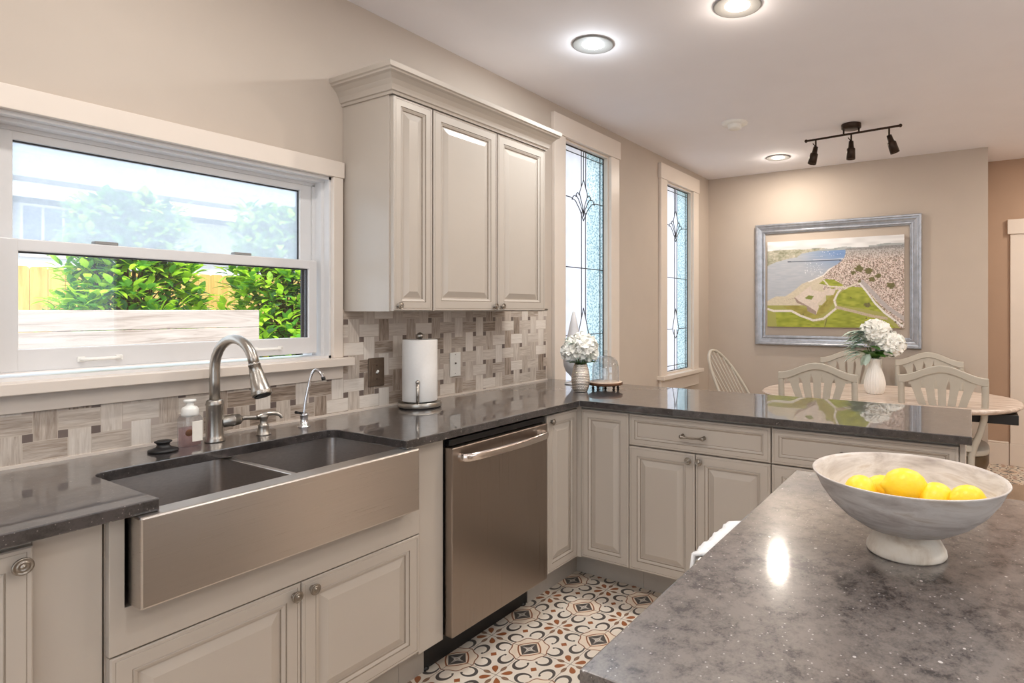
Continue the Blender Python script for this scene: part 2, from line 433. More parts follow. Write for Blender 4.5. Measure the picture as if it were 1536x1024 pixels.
# ------------------------------------------------------------------ the setting
CZ = 2.65; XB, XW, YR = -2.3, 5.706, -4.7
floor = MB().box(XB-.14, 6.45, YR-.14, .14, -.12, 0).build('floor', 'floor', kind='structure')
MB().box(XB-.14, 6.45, YR-.14, .14, CZ, CZ+.15).build('ceiling', 'ceiling_paint', kind='structure')
def wall_with_holes(name, mat, u0, u1, z0, z1, holes, fn):
    us = sorted({u0, u1} | {h[0] for h in holes} | {h[1] for h in holes}); zs = sorted({z0, z1} | {h[2] for h in holes} | {h[3] for h in holes})
    m = MB()
    for a, b in zip(us, us[1:]):
        for c, d in zip(zs, zs[1:]):
            if any(h[0] <= (a+b)/2 <= h[1] and h[2] <= (c+d)/2 <= h[3] for h in holes): continue
            fn(m, a, b, c, d)
    return m.build(name, mat, kind='structure')
W1 = (.525, 1.535, 1.150, 1.891); W2 = (3.180, 3.752, .79, 2.456); W3 = (4.697, 5.272, .79, 2.456)
wall_with_holes('wall_left', 'wall_paint', XB-.14, 6.45, 0, CZ, [W1, W2, W3], lambda m, a, b, c, d: m.box(a, b, 0, .14, c, d))
MB().box(XW, 6.29, -2.368, 0, 0, CZ).build('wall_far', 'wall_paint', kind='structure')
D1 = (-3.55, -2.66, 0, 2.0)
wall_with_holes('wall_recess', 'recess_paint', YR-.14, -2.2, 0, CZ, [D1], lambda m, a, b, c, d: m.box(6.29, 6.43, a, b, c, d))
BW = (-4.1, -1.1, .1, 2.25)          # wide unseen window behind the viewer, added for soft sky fill
wall_with_holes('wall_back', 'wall_paint', YR-.14, 0, 0, CZ, [BW], lambda m, a, b, c, d: m.box(XB-.14, XB, a, b, c, d))
RW = (.4, 2.6, .95, 2.25)  # unseen side window, added as another opening for sky fill
wall_with_holes('wall_right', 'wall_paint', XB, 6.29, 0, CZ, [RW], lambda m, a, b, c, d: m.box(a, b, YR-.14, YR, c, d))
# baseboards
MB().rbox(XW-.018, XW, -2.368, -.02, 0, .17, .004).build('baseboard_far', 'trim_paint', kind='structure')
MB().rbox(3.10, XW-.02, -.018, 0, 0, .17, .004).build('baseboard_left', 'trim_paint', kind='structure')
m = MB(); m.rbox(6.268, 6.29, -2.533, -2.37, 0, .185, .003); m.rbox(6.274, 6.29, -2.533, -2.37, .185, .203, .006); m.build('baseboard_recess', 'trim_paint', kind='structure')
# door in the recess
d = root('door_1', (6.29, -2.66, 0))
MB().rbox(-.022, 0, .0, .118, .19, 2.0, .003).build('casing', 'trim_paint', d)
MB().rbox(-.022, 0, -1.01, -.892, .19, 2.0, .003).build('casing', 'trim_paint', d)
MB().rbox(-.03, 0, .0, .122, 0, .19, .003).build('plinth_block', 'trim_paint', d)
MB().rbox(-.03, 0, -1.014, -.892, 0, .19, .003).build('plinth_block', 'trim_paint', d)
MB().rbox(-.034, 0, -1.03, .138, 2.0, 2.128, .003).build('head_casing', 'trim_paint', d)
MB().rbox(.04, .08, -.888, -.004, .005, 1.995, .003).build('panel', 'trim_paint', d)
# unseen windows behind and beside the viewer, added to let in fill light
for nm, box_ in (('fill_window_4', 'b'), ('fill_window_5', 'r')):
    g = root(nm)
    if box_ == 'b':
        y0, y1, z0, z1 = BW; f = MB()
        for a, b in ((y0, y0+.06), (y1-.06, y1), ((y0+y1)/2-.04, (y0+y1)/2+.04)): f.box(XB-.10, XB-.04, a, b, z0, z1)
        f.box(XB-.10, XB-.04, y0, y1, z0, z0+.07); f.box(XB-.10, XB-.04, y0, y1, z1-.06, z1); f.build('frame', 'vinyl', g)
        MB().box(XB-.075, XB-.069, y0+.05, y1-.05, z0+.06, z1-.05).build('glass', 'clear_pane', g)
    else:
        x0, x1, z0, z1 = RW; f = MB()
        for a, b in ((x0, x0+.05), (x1-.05, x1), ((x0+x1)/2-.03, (x0+x1)/2+.03)): f.box(a, b, YR-.10, YR-.04, z0, z1)
        f.box(x0, x1, YR-.10, YR-.04, z0, z0+.06); f.box(x0, x1, YR-.10, YR-.04, z1-.05, z1); f.build('frame', 'vinyl', g)
        MB().box(x0+.04, x1-.04, YR-.075, YR-.069, z0+.05, z1-.04).build('glass', 'clear_pane', g)

# ---- sink window (double hung)
g = root('window_1')
MB().rbox(1.533, 1.577, -.020, 0, 1.150, 1.891, .002).build('casing', 'trim_paint', g)
MB().rbox(.480, .527, -.020, 0, 1.150, 1.891, .002).build('casing', 'trim_paint', g)
MB().rbox(.470, 1.581, -.024, 0, 1.891, 1.957, .002).build('head_casing', 'trim_paint', g)
m = MB(); m.rbox(.45, 1.603, -.062, .02, 1.117, 1.150, .003); m.build('stool', 'trim_paint', g)
MB().rbox(.47, 1.577, -.020, 0, 1.064, 1.117, .002).build('apron', 'trim_paint', g)
j = MB()                                             # vinyl frame: liner and stepped tracks
j.box(.525, .535, 0, .14, 1.150, 1.891); j.box(1.525, 1.535, 0, .14, 1.150, 1.891); j.box(.525, 1.535, 0, .14, 1.879, 1.891); j.box(.525, 1.535, .0, .14, 1.150, 1.160)
j.box(.535, 1.525, .030, .14, 1.868, 1.879); j.box(.535, 1.525, .075, .14, 1.856, 1.868)
j.box(1.512, 1.525, .034, .14, 1.160, 1.870); j.box(1.500, 1.512, .075, .14, 1.160, 1.86); j.box(.535, .548, .034, .14, 1.160, 1.870); j.box(.548, .558, .075, .14, 1.160, 1.86)
j.build('jamb', 'vinyl', g)
def sash(nm, x0, x1, z0, z1, gx0, gx1, gz0, gz1, y0, y1, glassmat, gasket):
    f = MB(); f.rbox(x0, gx0, y0, y1, z0, z1, .003); f.rbox(gx1, x1, y0, y1, z0, z1, .003); f.rbox(gx0-.004, gx1+.004, y0, y1, gz1, z1, .003); f.rbox(gx0-.004, gx1+.004, y0, y1, z0, gz0, .003)
    o = f.build(nm, 'vinyl', g); k = MB()
    t = .0045; y = (y0+y1)/2; ya, yb = y-.006, y+.006
    k.box(gx0, gx1, ya, yb, gz1-t, gz1); 
    if gasket: k.box(gx1-t, gx1, ya, yb, gz0, gz1)
    k.build('gasket', 'gasket', o)
    pn = MB().box(gx0, gx1, y-.003, y+.003, gz0, gz1); pn.mi = [0, 0, 1, 0, 0, 0]; pn.build('glass', ['clear_pane', glassmat], o); return o
up = sash('upper_sash', .556, 1.500, 1.520, 1.857, .594, 1.450, 1.545, 1.831, .080, .112, 'hazy_pane', True)
lo = sash('lower_sash', .546, 1.494, 1.172, 1.547, .594, 1.459, 1.236, 1.512, .034, .066, 'clear_pane', True)
MB().box(1.472, 1.506, .104, .112, 1.17, 1.52).build('screen_track', 'gasket', g)
for xx in (.779, 1.292):
    h = MB()
    h.tube(spline([(xx-.048, .035, 1.199), (xx-.044, .023, 1.199), (xx-.028, .015, 1.199), (xx, .013, 1.199), (xx+.028, .015, 1.199), (xx+.044, .023, 1.199), (xx+.048, .035, 1.199)], 4), .0055, 8)
    h.rbox(xx-.056, xx-.038, .029, .0345, 1.191, 1.207, .002); h.rbox(xx+.038, xx+.056, .029, .0345, 1.191, 1.207, .002)
    h.build('lift_handle', 'white_plastic', lo)
lk = MB()
for xx in (.80, 1.21): lk.rbox(xx-.03, xx+.03, .045, .075, 1.547, 1.558, .003)
lk.build('sash_lock', 'can_reflector', lo)

# ---- tall leaded windows
def leaded_window(nm, X0, X1, stool):
    g = root(nm); z0, z1 = .79, 2.456; ox0, ox1 = X0-.122, X1+.120
    MB().rbox(ox0, X0, -.024, 0, z0, z1, .003).build('casing', 'trim_paint', g)
    MB().rbox(X1, ox1, -.024, 0, z0, z1, .003).build('casing', 'trim_paint', g)
    MB().rbox(ox0-.012, ox1+.010, -.030, 0, z1, 2.586, .003).build('head_casing', 'trim_paint', g)
    MB().rbox(ox0-.03, ox1+.035, -.066, .02, z0-.034, z0, .004).build('stool', 'trim_paint', g)
    MB().rbox(ox0, ox1+.01, -.022, 0, z0-.15, z0-.034, .003).build('apron', 'trim_paint', g)
    s = MB(); t = .014
    for a, b, c, d in ((X0, X0+t, z0, z1), (X1-t, X1, z0, z1), (X0+t, X1-t, z1-t, z1), (X0+t, X1-t, z0, z0+t)): s.box(a, b, 0, .05, c, d)
    s.build('stop', 'trim_paint', g)
    a, b, c, d = X0+t, X1-t, z0+t, z1-t; xc = (X0+X1)/2 + .012
    for nm_, q0, q1, mt_ in (('milky_panes', a, xc+.045, 'milky_glass'), ('seedy_panes', xc+.045, b, 'blue_seedy_glass')):
        pn = MB().box(q0, q1, .040, .046, c, d); pn.mi = [0, 0, 1, 0, 0, 0]; pn.build(nm_, ['clear_pane', mt_], g)
    L = MB(); y = .037
    def bar(pts, r=.0032): L.tube([(px, y, pz) for px, pz in pts], r, 6)
    for q in (a+.035, b-.045): bar([(q, c), (q, d)])
    bar([(a, c+.002), (b, c+.002)], .004); bar([(a+.002, c), (a+.002, d)], .004); bar([(b-.002, c), (b-.002, d)], .005); bar([(a, d-.002), (b, d-.002)], .005)
    for q in (d-.040, c+.045, 1.633): bar([(a, q), (b, q)])
    for q in (-.028, .028): bar([(xc+q, d), (xc+q, 2.19)]); bar([(xc+q*.9, 2.02), (xc+q*.9, 1.29)]); bar([(xc+q, 1.17), (xc+q, c)])
    bar([(xc, d), (xc, 2.245)])
    # tulip: pointed bud, two pairs of petals on either side, stems meeting below
    for sg in (-1, 1):
        bar([(xc + sg*px, pz) for px, pz in [(0, 2.245), (.022, 2.20), (.046, 2.155), (.052, 2.13)]])
        bar([(xc + sg*px, pz) for px, pz in [(.052, 2.13), (.072, 2.145), (.088, 2.133), (.092, 2.112)]]); bar([(xc + sg*px, pz) for px, pz in [(.052, 2.145), (.036, 2.11), (.012, 2.06), (0, 2.01)]])
        bar([(xc + sg*px, pz) for px, pz in [(.092, 2.115), (.115, 2.118), (.135, 2.10), (.14, 2.085)]]); bar([(xc + sg*px, pz) for px, pz in [(.092, 2.125), (.062, 2.10), (.02, 2.04), (0, 1.99)]])
        bar([(xc + sg*px, pz) for px, pz in [(.26, 2.10), (.16, 2.10), (.10, 2.085), (.045, 2.03), (0, 1.96)]])
        bar([(xc + sg*px, pz) for px, pz in [(0, 1.36), (.03, 1.28), (.058, 1.20), (.066, 1.176)]]); bar([(xc + sg*px, pz) for px, pz in [(.066, 1.176), (.04, 1.13), (0, 1.09)]])
        bar([(xc + sg*.066, 1.176), (xc + sg*.26, 1.176)])
    L.build('lead_came', 'gasket', g)
leaded_window('window_2', W2[0], W2[1], False); leaded_window('window_3', W3[0], W3[1], True)

# ---- backsplash, its edge trim and caulk
m = MB()
m.box(-.6, 1.577, -.010, 0, .917, 1.064); m.box(1.577, 2.995, -.010, 0, .917, 1.347); m.build('backsplash', 'weave', kind='structure')
MB().tube([(2.58, -.010, 1.349), (2.998, -.010, 1.349)], .006, 8).build('trim_1', 'pewter', kind='structure')
MB().box(-.6, 2.998, -.0135, 0, .914, .9225).build('trim_2', 'trim_paint', kind='structure')
# ------------------------------------------------------------------ cabinets
def facing(side, x0, y0, z0):
    """maps (s along the front, z up, d outwards) to xyz; 'y' fronts look to -y, 'x' fronts to -x"""
    if side == 'y': return lambda s, z, d: (x0+s, y0-d, z0+z)
    return lambda s, z, d: (x0-d, y0-s, z0+z)
RAISED = lambda st, t: [(0, 0, 0), (0, t-.003, 0), (.003, t, 0), (.0095, t, 0), (.0103, t-.001, 1), (.0115, t, 0), (st-.017, t, 0), (st-.0155, t-.003, 1), (st-.013, t-.0015, 0), (st-.004, t-.006, 0),
                        (st-.002, t-.0105, 1), (st+.002, t-.0105, 0), (st+.026, t-.0015, 0), (st+.028, t-.0015, 0)]
FLATP = lambda st, t: [(0, 0, 0), (0, t-.003, 0), (.003, t, 0), (.0095, t, 0), (.0103, t-.001, 1), (.0115, t, 0), (st-.012, t, 0), (st-.0105, t-.003, 1), (st-.008, t-.002, 0), (st-.001, t-.008, 0), (st+.001, t-.0085, 1), (st+.003, t-.0085, 0)]
def front(nm, parent, side, o, wd, ht, st=.058, t=.021, prof=RAISED, base=(0, 0, 0)):
    m = MB(); fn = facing(side, o[0]-base[0], o[1]-base[1], o[2]-base[2]); loops = prof(st, t); vs = []; fs = []; mi = []
    for ins, dep, mt in loops:
        vs += [fn(ins, ins, dep), fn(wd-ins, ins, dep), fn(wd-ins, ht-ins, dep), fn(ins, ht-ins, dep)]
    for i in range(len(loops)-1):
        for k in range(4):
            k2 = (k+1) % 4; m.f.append([i*4+k, i*4+k2, (i+1)*4+k2, (i+1)*4+k]); m.mi.append(loops[i+1][2]); m.sm.append(False)
    n = len(loops)-1; m.f.append([n*4+k for k in range(4)]); m.mi.append(0); m.sm.append(False)
    m.f.append([3, 2, 1, 0]); m.mi.append(0); m.sm.append(False); m.v = vs
    return m.build(nm, ['cabinet_paint', 'glaze'], parent)
KNOB = [(.0001, 0), (.0085, 0), (.0085, .002), (.005, .004), (.0045, .010), (.007, .013), (.0145, .015), (.0160, .018), (.0155, .0205), (.0135, .0215), (.0118, .0200), (.0100, .0195), (.0088, .0215), (.0070, .0220), (.0052, .0205), (.0040, .0205), (.0030, .0225), (.0001, .0232)]
def knob(parent, side, p, base=(0, 0, 0), s=1.0):
    m = MB().lathe([(r*s, z*s) for r, z in KNOB], 20, (p[0]-base[0], p[1]-base[1], p[2]-base[2]), 'y' if side == 'y' else 'x')
    return m.build('knob', 'pewter', parent)
YF, XF = -.592, 2.4565        # carcass fronts; doors add .021
CT = .885                     # top of the cabinets
def carcass(parent, x0, x1, y0, y1, z0, z1, base, name='carcass'):
    bx, by, bz = base; return MB().box(x0-bx, x1-bx, y0-by, y1-by, z0-bz, z1-bz).build(name, 'cabinet_paint', parent)
def toe(parent, x0, x1, y0, y1, base): return MB().box(x0-base[0], x1-base[0], y0-base[1], y1-base[1], 0, .149).build('toe_kick', 'toe_paint', parent)

# left of the sink: door with a knob, and the plain end panel
B = (.15, -.30, 0); t = thing('base_cabinet', 'greige base cabinet at the left edge with a single knob at its door corner', 'cabinet', B, group='base cabinets')
carcass(t, -.15, .45, YF, -.012, .15, CT, B); toe(t, -.15, .45, -.505, -.02, B)
dd = front('door', t, 'y', (-.02, YF, .163), .468, .704, base=B); knob(dd, 'y', (.427, YF-.0205, .836), B, 1.1)
t = MB().rbox(.4505, .568, YF-.004, -.02, .0, CT-.0005, .002).build('filler_panel', 'cabinet_paint'); tag(t, 'plain greige filler panel left of the sink cabinet', 'panel')
# sink base
B = (1.015, -.30, 0); t = thing('sink_cabinet', 'greige base cabinet with two doors under the steel apron sink', 'cabinet', B, group='base cabinets')
m = MB()
m.box(.572-B[0], .600-B[0], YF-B[1], -.02-B[1], .15, CT-.0005); m.box(1.415-B[0], 1.453-B[0], YF-B[1], -.02-B[1], .15, CT-.0005); m.box(.600-B[0], 1.415-B[0], YF-B[1], -.02-B[1], .15, .668); m.build('carcass', 'cabinet_paint', t)
toe(t, .572, 1.453, -.505, -.02, B)
m = MB(); O = [(.574, .5735), (1.453, .5735), (1.453, CT-.0005), (1.407, CT-.0005), (1.407, .674), (.603, .674), (.603, CT-.0005), (.574, CT-.0005)]
m.prism([(a-B[0], b) for a, b in O], YF-.001-B[1], YF-.021-B[1], lambda a, b, h: (a, h, b)); m.build('apron_fascia', 'cabinet_paint', t, bevel=.0015)
dl = front('door', t, 'y', (.576, YF, .163), .4455, .406, base=B); knob(dl, 'y', (1.001, YF-.0205, .541), B)
dr = front('door', t, 'y', (1.0245, YF, .163), .4285, .406, base=B); knob(dr, 'y', (1.055, YF-.0205, .541), B)
t = MB().rbox(1.4565, 1.5695, YF-.014, -.02, .149, CT-.0005, .002).build('filler_panel', 'cabinet_paint'); tag(t, 'plain greige filler panel between sink cabinet and dishwasher', 'panel')
MB().box(1.4545, 1.5695, -.505, -.02, 0, .1485).build('trim_3', 'toe_paint', kind='structure')
# corner cabinet beside the dishwasher
B = (2.33, -.30, 0); t = thing('corner_cabinet', 'narrow greige corner cabinet door between dishwasher and peninsula', 'cabinet', B, group='base cabinets')
carcass(t, 2.184, 2.4545, YF, -.012, .15, CT-.0005, B); toe(t, 2.184, 2.5870, -.505, -.02, B)
MB().box(2.4355-B[0], 2.4560-B[0], -.6335-B[1], YF-.0003-B[1], .150, CT-.0005).build('corner_post', 'cabinet_paint', t)
dd = front('door', t, 'y', (2.188, YF, .150), .2475, .718, st=.055, base=B); knob(dd, 'y', (2.219, YF-.0205, .838), B, .9)
# peninsula run, fronts look to -x
B = (2.75, -.76, 0); t = thing('corner_cabinet', 'narrow greige raised-panel cabinet at the inside corner of the peninsula', 'cabinet', B, group='peninsula cabinets')
carcass(t, XF, 3.02, -.895, -.614, .15, CT-.0005, B); toe(t, 2.588, 3.0, -.895, -.5045, B)
front('door', t, 'x', (XF, -.634, .155), .2605, .714, st=.055, base=B)
def pen_cab(y0, y1, label, twod):
    B = (2.75, (y0+y1)/2, 0); t = thing('drawer_cabinet', label, 'cabinet', B, group='peninsula cabinets')
    carcass(t, XF, 3.02, y1, y0, .15, CT-.0005, B); toe(t, 2.588, 3.0, y1, y0, B)
    W = y0-y1-.004
    dw = front('drawer', t, 'x', (XF, y0-.002, .7255), W, .1435, st=.040, prof=FLATP, base=B)
    yc = y0 - .321
    h = MB(); 
    for q in (-.05, .05): h.lathe([(.0001, 0), (.009, 0), (.009, .002), (.005, .005), (.0045, .014), (.0085, .018), (.0085, .026), (.0045, .029), (.0001, .030)], 14, (XF-.0205-B[0], yc+q-B[1], .795), 'x')
    h.tube(spline([(XF-.0435-B[0], yc-.048-B[1], .795), (XF-.0435-B[0], yc-.03-B[1], .7935), (XF-.0435-B[0], yc-B[1], .792), (XF-.0435-B[0], yc+.03-B[1], .7935), (XF-.0435-B[0], yc+.048-B[1], .795)], 5), [.0062]*4+[.0042]*13+[.0062]*4, 10)
    h.build('handle', 'pewter', dw)
    dwid = (W-.004)/2
    for k in range(2):
        oy = y0-.002 - k*(dwid+.004); dd = front('door', t, 'x', (XF, oy, .155), dwid, .5645, base=B)
        ky = oy - (dwid-.026 if k == 0 else .020); knob(dd, 'x', (XF-.0205, ky, .692), B)
pen_cab(-.8965, -1.5545, 'greige peninsula cabinet with a drawer pull and two knobbed doors, beside the corner', True)
pen_cab(-1.5555, -2.2135, 'greige peninsula cabinet at the free end, mostly hidden behind the island', True)
m = MB(); m.rbox(2.440, 3.025, -2.232, -2.2145, 0, CT-.0005, .002); t = m.build('end_panel', 'cabinet_paint'); tag(t, 'greige end panel closing the free end of the peninsula', 'panel')
m = MB(); m.rbox(3.0205, 3.036, -2.214, -.012, 0, CT-.0005, .002); t = m.build('back_panel', 'cabinet_paint'); tag(t, 'greige back panel of the peninsula facing the dining table', 'panel')

# wall cabinet with crown moulding
B = (2.08, -.145, 1.340); t = thing('wall_cabinet', 'greige wall cabinet with three raised-panel doors and crown moulding', 'cabinet', B)
bx, by, bz = B
MB().rbox(1.588-bx, 2.580-bx, -.289-by, -.0005-by, 0, 2.205-bz, .0015).build('carcass', 'cabinet_paint', t)
for x0, x1, kx in ((1.594, 1.793, 1.616), (1.800, 2.197, 2.176), (2.204, 2.577, 2.228)):
    dd = front('door', t, 'y', (x0, -.289, 1.343), x1-x0, .849, st=.052 if x1-x0 < .3 else .058, base=B); knob(dd, 'y', (kx, -.3095, 1.364), B, .9)
prof = [(0, 2.193), (.006, 2.193), (.008, 2.203), (.014, 2.206), (.016, 2.214), (.020, 2.226), (.030, 2.243), (.044, 2.258), (.054, 2.264), (.056, 2.270), (.062, 2.274), (.064, 2.292), (.0, 2.292)]
m = MB(); vs = []; n = len(prof); yb = -.311
for o_, z in prof: vs += [(1.588-o_-bx, -.001-by, z-bz), (1.588-o_-bx, yb-o_-by, z-bz), (2.580+o_-bx, yb-o_-by, z-bz), (2.580+o_-bx, -.001-by, z-bz)]
fs = [(i*4+k, i*4+k+1, (i+1)*4+k+1, (i+1)*4+k) for i in range(n-1) for k in range(3)] + [tuple((n-1)*4+k for k in range(4)), tuple(i*4 for i in range(n)), tuple(i*4+3 for i in range(n))]
m.add(vs, fs).build('crown_moulding', 'cabinet_paint', t)

# ------------------------------------------------------------------ worktops
def rc(cx, cy, r, a0, a1, n=6): return arc(cx, cy, r, a0, a1, n)
O = [(-.6, -.0005), (-.6, -.648), (.657, -.648), (.657, -.26-.04)] + rc(.657+.04, -.26+.0-.04+.0, .04, PI, PI/2)[1:] + rc(1.362-.05, -.255-.05, .05, PI/2, 0) + [(1.366, -.648), (2.4006, -.648), (2.4006, -2.2518), (3.0638, -2.2518), (3.0638, -.0005)]
m = MB(); m.prism(O, CT, .914); t = m.build('countertop', 'quartz_counter', bevel=.0025); tag(t, 'polished dark grey quartz countertop running under the windows onto the peninsula', 'countertop')
m = MB(); m.rbox(.605, 1.663, -3.25, -1.8425, .8755, .914, .003); t = m.build('countertop', 'quartz_island'); tag(t, 'speckled grey quartz island top carrying the fruit bowl', 'countertop')
B = (1.13, -2.5, 0); t = thing('island_cabinet', 'greige island base cabinet under the speckled grey top', 'cabinet', B)
bx, by = B[0], B[1]
MB().box(.65-bx, 1.62-bx, -3.2-by, -1.90-by, .10, .875).build('carcass', 'cabinet_paint', t); MB().box(.70-bx, 1.57-bx, -3.15-by, -1.96-by, 0, .10).build('toe_kick', 'toe_paint', t)
# towel rail on the island's aisle side
m = MB(); m.tube([(1.10-bx, -1.792-by, .852), (1.35-bx, -1.792-by, .852)], .007, 10)
for q in (1.105, 1.345): m.tube([(q-bx, -1.900-by, .852), (q-bx, -1.792-by, .852)], .006, 8)
m.build('towel_rail', 'nickel', t)
# the towel: folded sheet over the rail, soft edges
m = MB(); nx, ns = 22, 26; th = .012; P = []
def tow(s):     # s: 0..1 front hem -> over the rail -> back hem
    L1, L2, r = .34, .26, .014
    tot = L1 + PI*r + L2; q = s*tot
    if q < L1: return (-1.792+r, .852-(L1-q))
    if q < L1+PI*r: a = (q-L1)/r; return (-1.792+r*math.cos(a), .852+r*math.sin(a))
    return (-1.792-r, .852-(q-L1-PI*r))
for side in (0, 1):
    for i in range(nx+1):
        for k in range(ns+1):
            y, z = tow(k/ns); wv = .004*math.sin(i*.9+k*.2)+.003*math.sin(i*2.1)
            c = Vector((0, y+1.792, z-.852)); c = c.normalized() if c.length > 1e-6 else Vector((0, 0, 1))
            if z < .852: c = Vector((0, 1 if y > -1.792 else -1, 0))
            o_ = wv*(1 if z < .84 else .4) + (th*.7 if side else 0)
            P.append((1.115+.215*i/nx-bx, y + c.y*o_ - by, z + c.z*o_))
fs = []; N = (nx+1)*(ns+1)
for i in range(nx):
    for k in range(ns):
        a = i*(ns+1)+k; q = (a, a+1, a+ns+2, a+ns+1); fs += [q, tuple(N+z for z in reversed(q))]
for i in range(nx):
    for k in (0, ns): a = i*(ns+1)+k; fs.append((a, a+ns+1, N+a+ns+1, N+a))
for k in range(ns):
    for i in (0, nx): a = i*(ns+1)+k; fs.append((a, a+1, N+a+1, N+a))
t = m.add([(a+bx, b+by, c) for a, b, c in P], fs, 0, True).build('hand_towel', 'towel_cloth'); tag(t, 'white terry towel hung over the rail on the aisle side of the island', 'towel')

# ------------------------------------------------------------------ sink
B = (1.0, -.45, .68); t = thing('apron_sink', 'double-bowl stainless steel farmhouse sink with a brushed apron front', 'sink', B)
bx, by, bz = B
def L(a, b, c): return (a-bx, b-by, c-bz)
m = MB(); m.rbox(.610-bx, 1.402-bx, -.672-by, -.606-by, .678-bz, .8845-bz, .005); m.build('apron', 'steel_apron', t)
m = MB()
def bowl(x0, x1, y0, y1, zt, zb, r=.03, mi=0):
    """rounded-corner open bowl with thin walls, seen from above"""
    def ring(i, z, rr):
        pts = []
        for cx, cy, a in ((x1-rr-i, y1-rr-i, 0), (x0+rr+i, y1-rr-i, PI/2), (x0+rr+i, y0+rr+i, PI), (x1-rr-i, y0+rr+i, 1.5*PI)): pts += [(px, py) for px, py in arc(cx, cy, rr, a, a+PI/2, 5)]
        return [L(px, py, z) for px, py in pts]
    rings = [ring(-.0005, zt, r), ring(0, zt-.004, r), ring(.002, zb+.025, r), ring(.008, zb+.007, r), ring(.025, zb, r*.8)]
    n = len(rings[0]); vs = [q for R in rings for q in R]
    fs = [(i*n+k, i*n+(k+1) % n, (i+1)*n+(k+1) % n, (i+1)*n+k) for i in range(len(rings)-1) for k in range(n)] + [tuple((len(rings)-1)*n+k for k in range(n))]
    m2 = MB().add(vs, fs, 0, True); return m2
zt = .8795
bowl(.640, 1.000, -.606, -.215, zt, .672).build('basin', 'steel_basin', t); bowl(1.022, 1.395, -.606, -.215, zt, .672).build('basin', 'steel_basin', t)
r_ = MB(); r_.rbox(1.000-bx, 1.022-bx, -.608-by, -.2-by, .80-bz, .8805-bz, .004); r_.build('divider', 'steel_apron', t)
r_ = MB(); r_.box(.611-bx, .640-bx, -.608-by, -.19-by, .86-bz, .8845-bz); r_.box(1.395-bx, 1.401-bx, -.608-by, -.19-by, .86-bz, .8845-bz); r_.box(.640-bx, 1.395-bx, -.215-by, -.19-by, .86-bz, .8845-bz); r_.build('rim', 'steel_apron', t)
for xx in (.82, 1.208): MB().lathe([(.0001, .002), (.03, .002), (.034, .004), (.042, .003), (.043, 0)], 24, L(xx, -.42, .672), cap=False).build('drain', 'steel_dark', t)

# ------------------------------------------------------------------ dishwasher
B = (1.875, -.35, 0); t = thing('dishwasher', 'stainless steel dishwasher with a curved bar handle', 'dishwasher', B)
bx, by = B[0], B[1]
MB().box(1.5725-bx, 2.1815-bx, -.585-by, -.03-by, .152, .8845).build('tub', 'black_plastic', t)
MB().rbox(1.576-bx, 2.150-bx, -.645-by, -.600-by, .158, .846, .004).build('door', 'steel_door', t)
MB().box(1.578-bx, 2.150-bx, -.600-by, -.586-by, .16, .875).build('door_edge', 'black_plastic', t)
MB().rbox(1.584-bx, 2.16-bx, -.622-by, -.586-by, .848, .872, .003).build('control_strip', 'black_plastic', t)
MB().box(1.5725-bx, 2.1815-bx, -.503-by, -.06-by, 0.004, .15).build('kick_plate', 'black_plastic', t)
for q in (1.585, 2.16): MB().lathe([(.0001, 0), (.016, 0), (.016, .008), (.008, .012), (.008, .05)], 12, (q-bx, -.494-by, .0), cap=False).build('leveling_foot', 'black_plastic', t)
hp = spline([(1.612, -.640, .806), (1.620, -.672, .8065), (1.66, -.690, .8075), (1.76, -.703, .8085), (1.865, -.708, .809), (1.97, -.703, .8085), (2.07, -.690, .8075), (2.105, -.672, .8065), (2.112, -.640, .806)], 5)
MB().tube([(p.x-bx, p.y-by, p.z) for p in hp], [(.009, .016)]*len(hp), 16, flat=(0, 1, 0)).build('handle', 'steel_handle', t)
# ------------------------------------------------------------------ things on the worktop
Z = .9142
# pull-down kitchen faucet
B = (1.031, -.120, Z); t = thing('kitchen_faucet', 'brushed nickel pull-down kitchen faucet with a tall arched spout', 'faucet', B)
MB().lathe([(.0001, 0), (.0290, 0), (.0295, .004), (.0280, .007), (.0285, .010), (.0268, .014), (.0255, .018), (.0248, .022), (.0248, .118), (.0262, .121), (.0262, .126), (.0245, .130), (.0245, .134), (.0215, .1375), (.0001, .1385)], 32).build('body', 'nickel', t)
dr = Vector((.10, -1, 0)).normalized()
P = [(0, .134)] + [(0, .20), (0, .238)] + [(.101-.101*math.cos(a), .238+.101*math.sin(a)) for a in [PI*k/14 for k in range(1, 14)]]
path = [(dr.x*q, dr.y*q, z) for q, z in P]
MB().tube(path, .0152, 20).build('spout', 'nickel', t)
e = Vector(path[-1]); dirv = (e - Vector(path[-2])).normalized(); dirv = (dirv + dr*.10 + Vector((0, 0, -.1))).normalized()
def along(k): return e + dirv*k
m = MB(); m.tube([along(k) for k in (-.004, 0, .004, .004, .03, .060, .085, .088, .092, .096, .100, .102)], [.0156, .0176, .0176, .0166, .0196, .0234, .0266, .0286, .0286, .0276, .0284, .0262], 24); m.build('spray_head', 'nickel', t)
m = MB(); m.tube([along(.1025), along(.106)], [.0235, .023], 20); m.build('nozzle', 'black_plastic', t)
m = MB(); m.tube([(.018, -.003, .062), (.052, -.006, .062), (.052, -.006, .062), (.056, -.006, .062), (.058, -.006, .062), (.074, -.008, .063), (.080, -.008, .063)], [.0190, .0190, .0205, .0205, .0185, .0180, .0120], 20)
m.tube([(.072, -.008, .064), (.10, -.013, .0645), (.122, -.016, .061), (.136, -.018, .058)], [(.0085, .0085), (.0065, .0075), (.0055, .0095), (.005, .0095)], 14); m.build('lever', 'nickel', t)
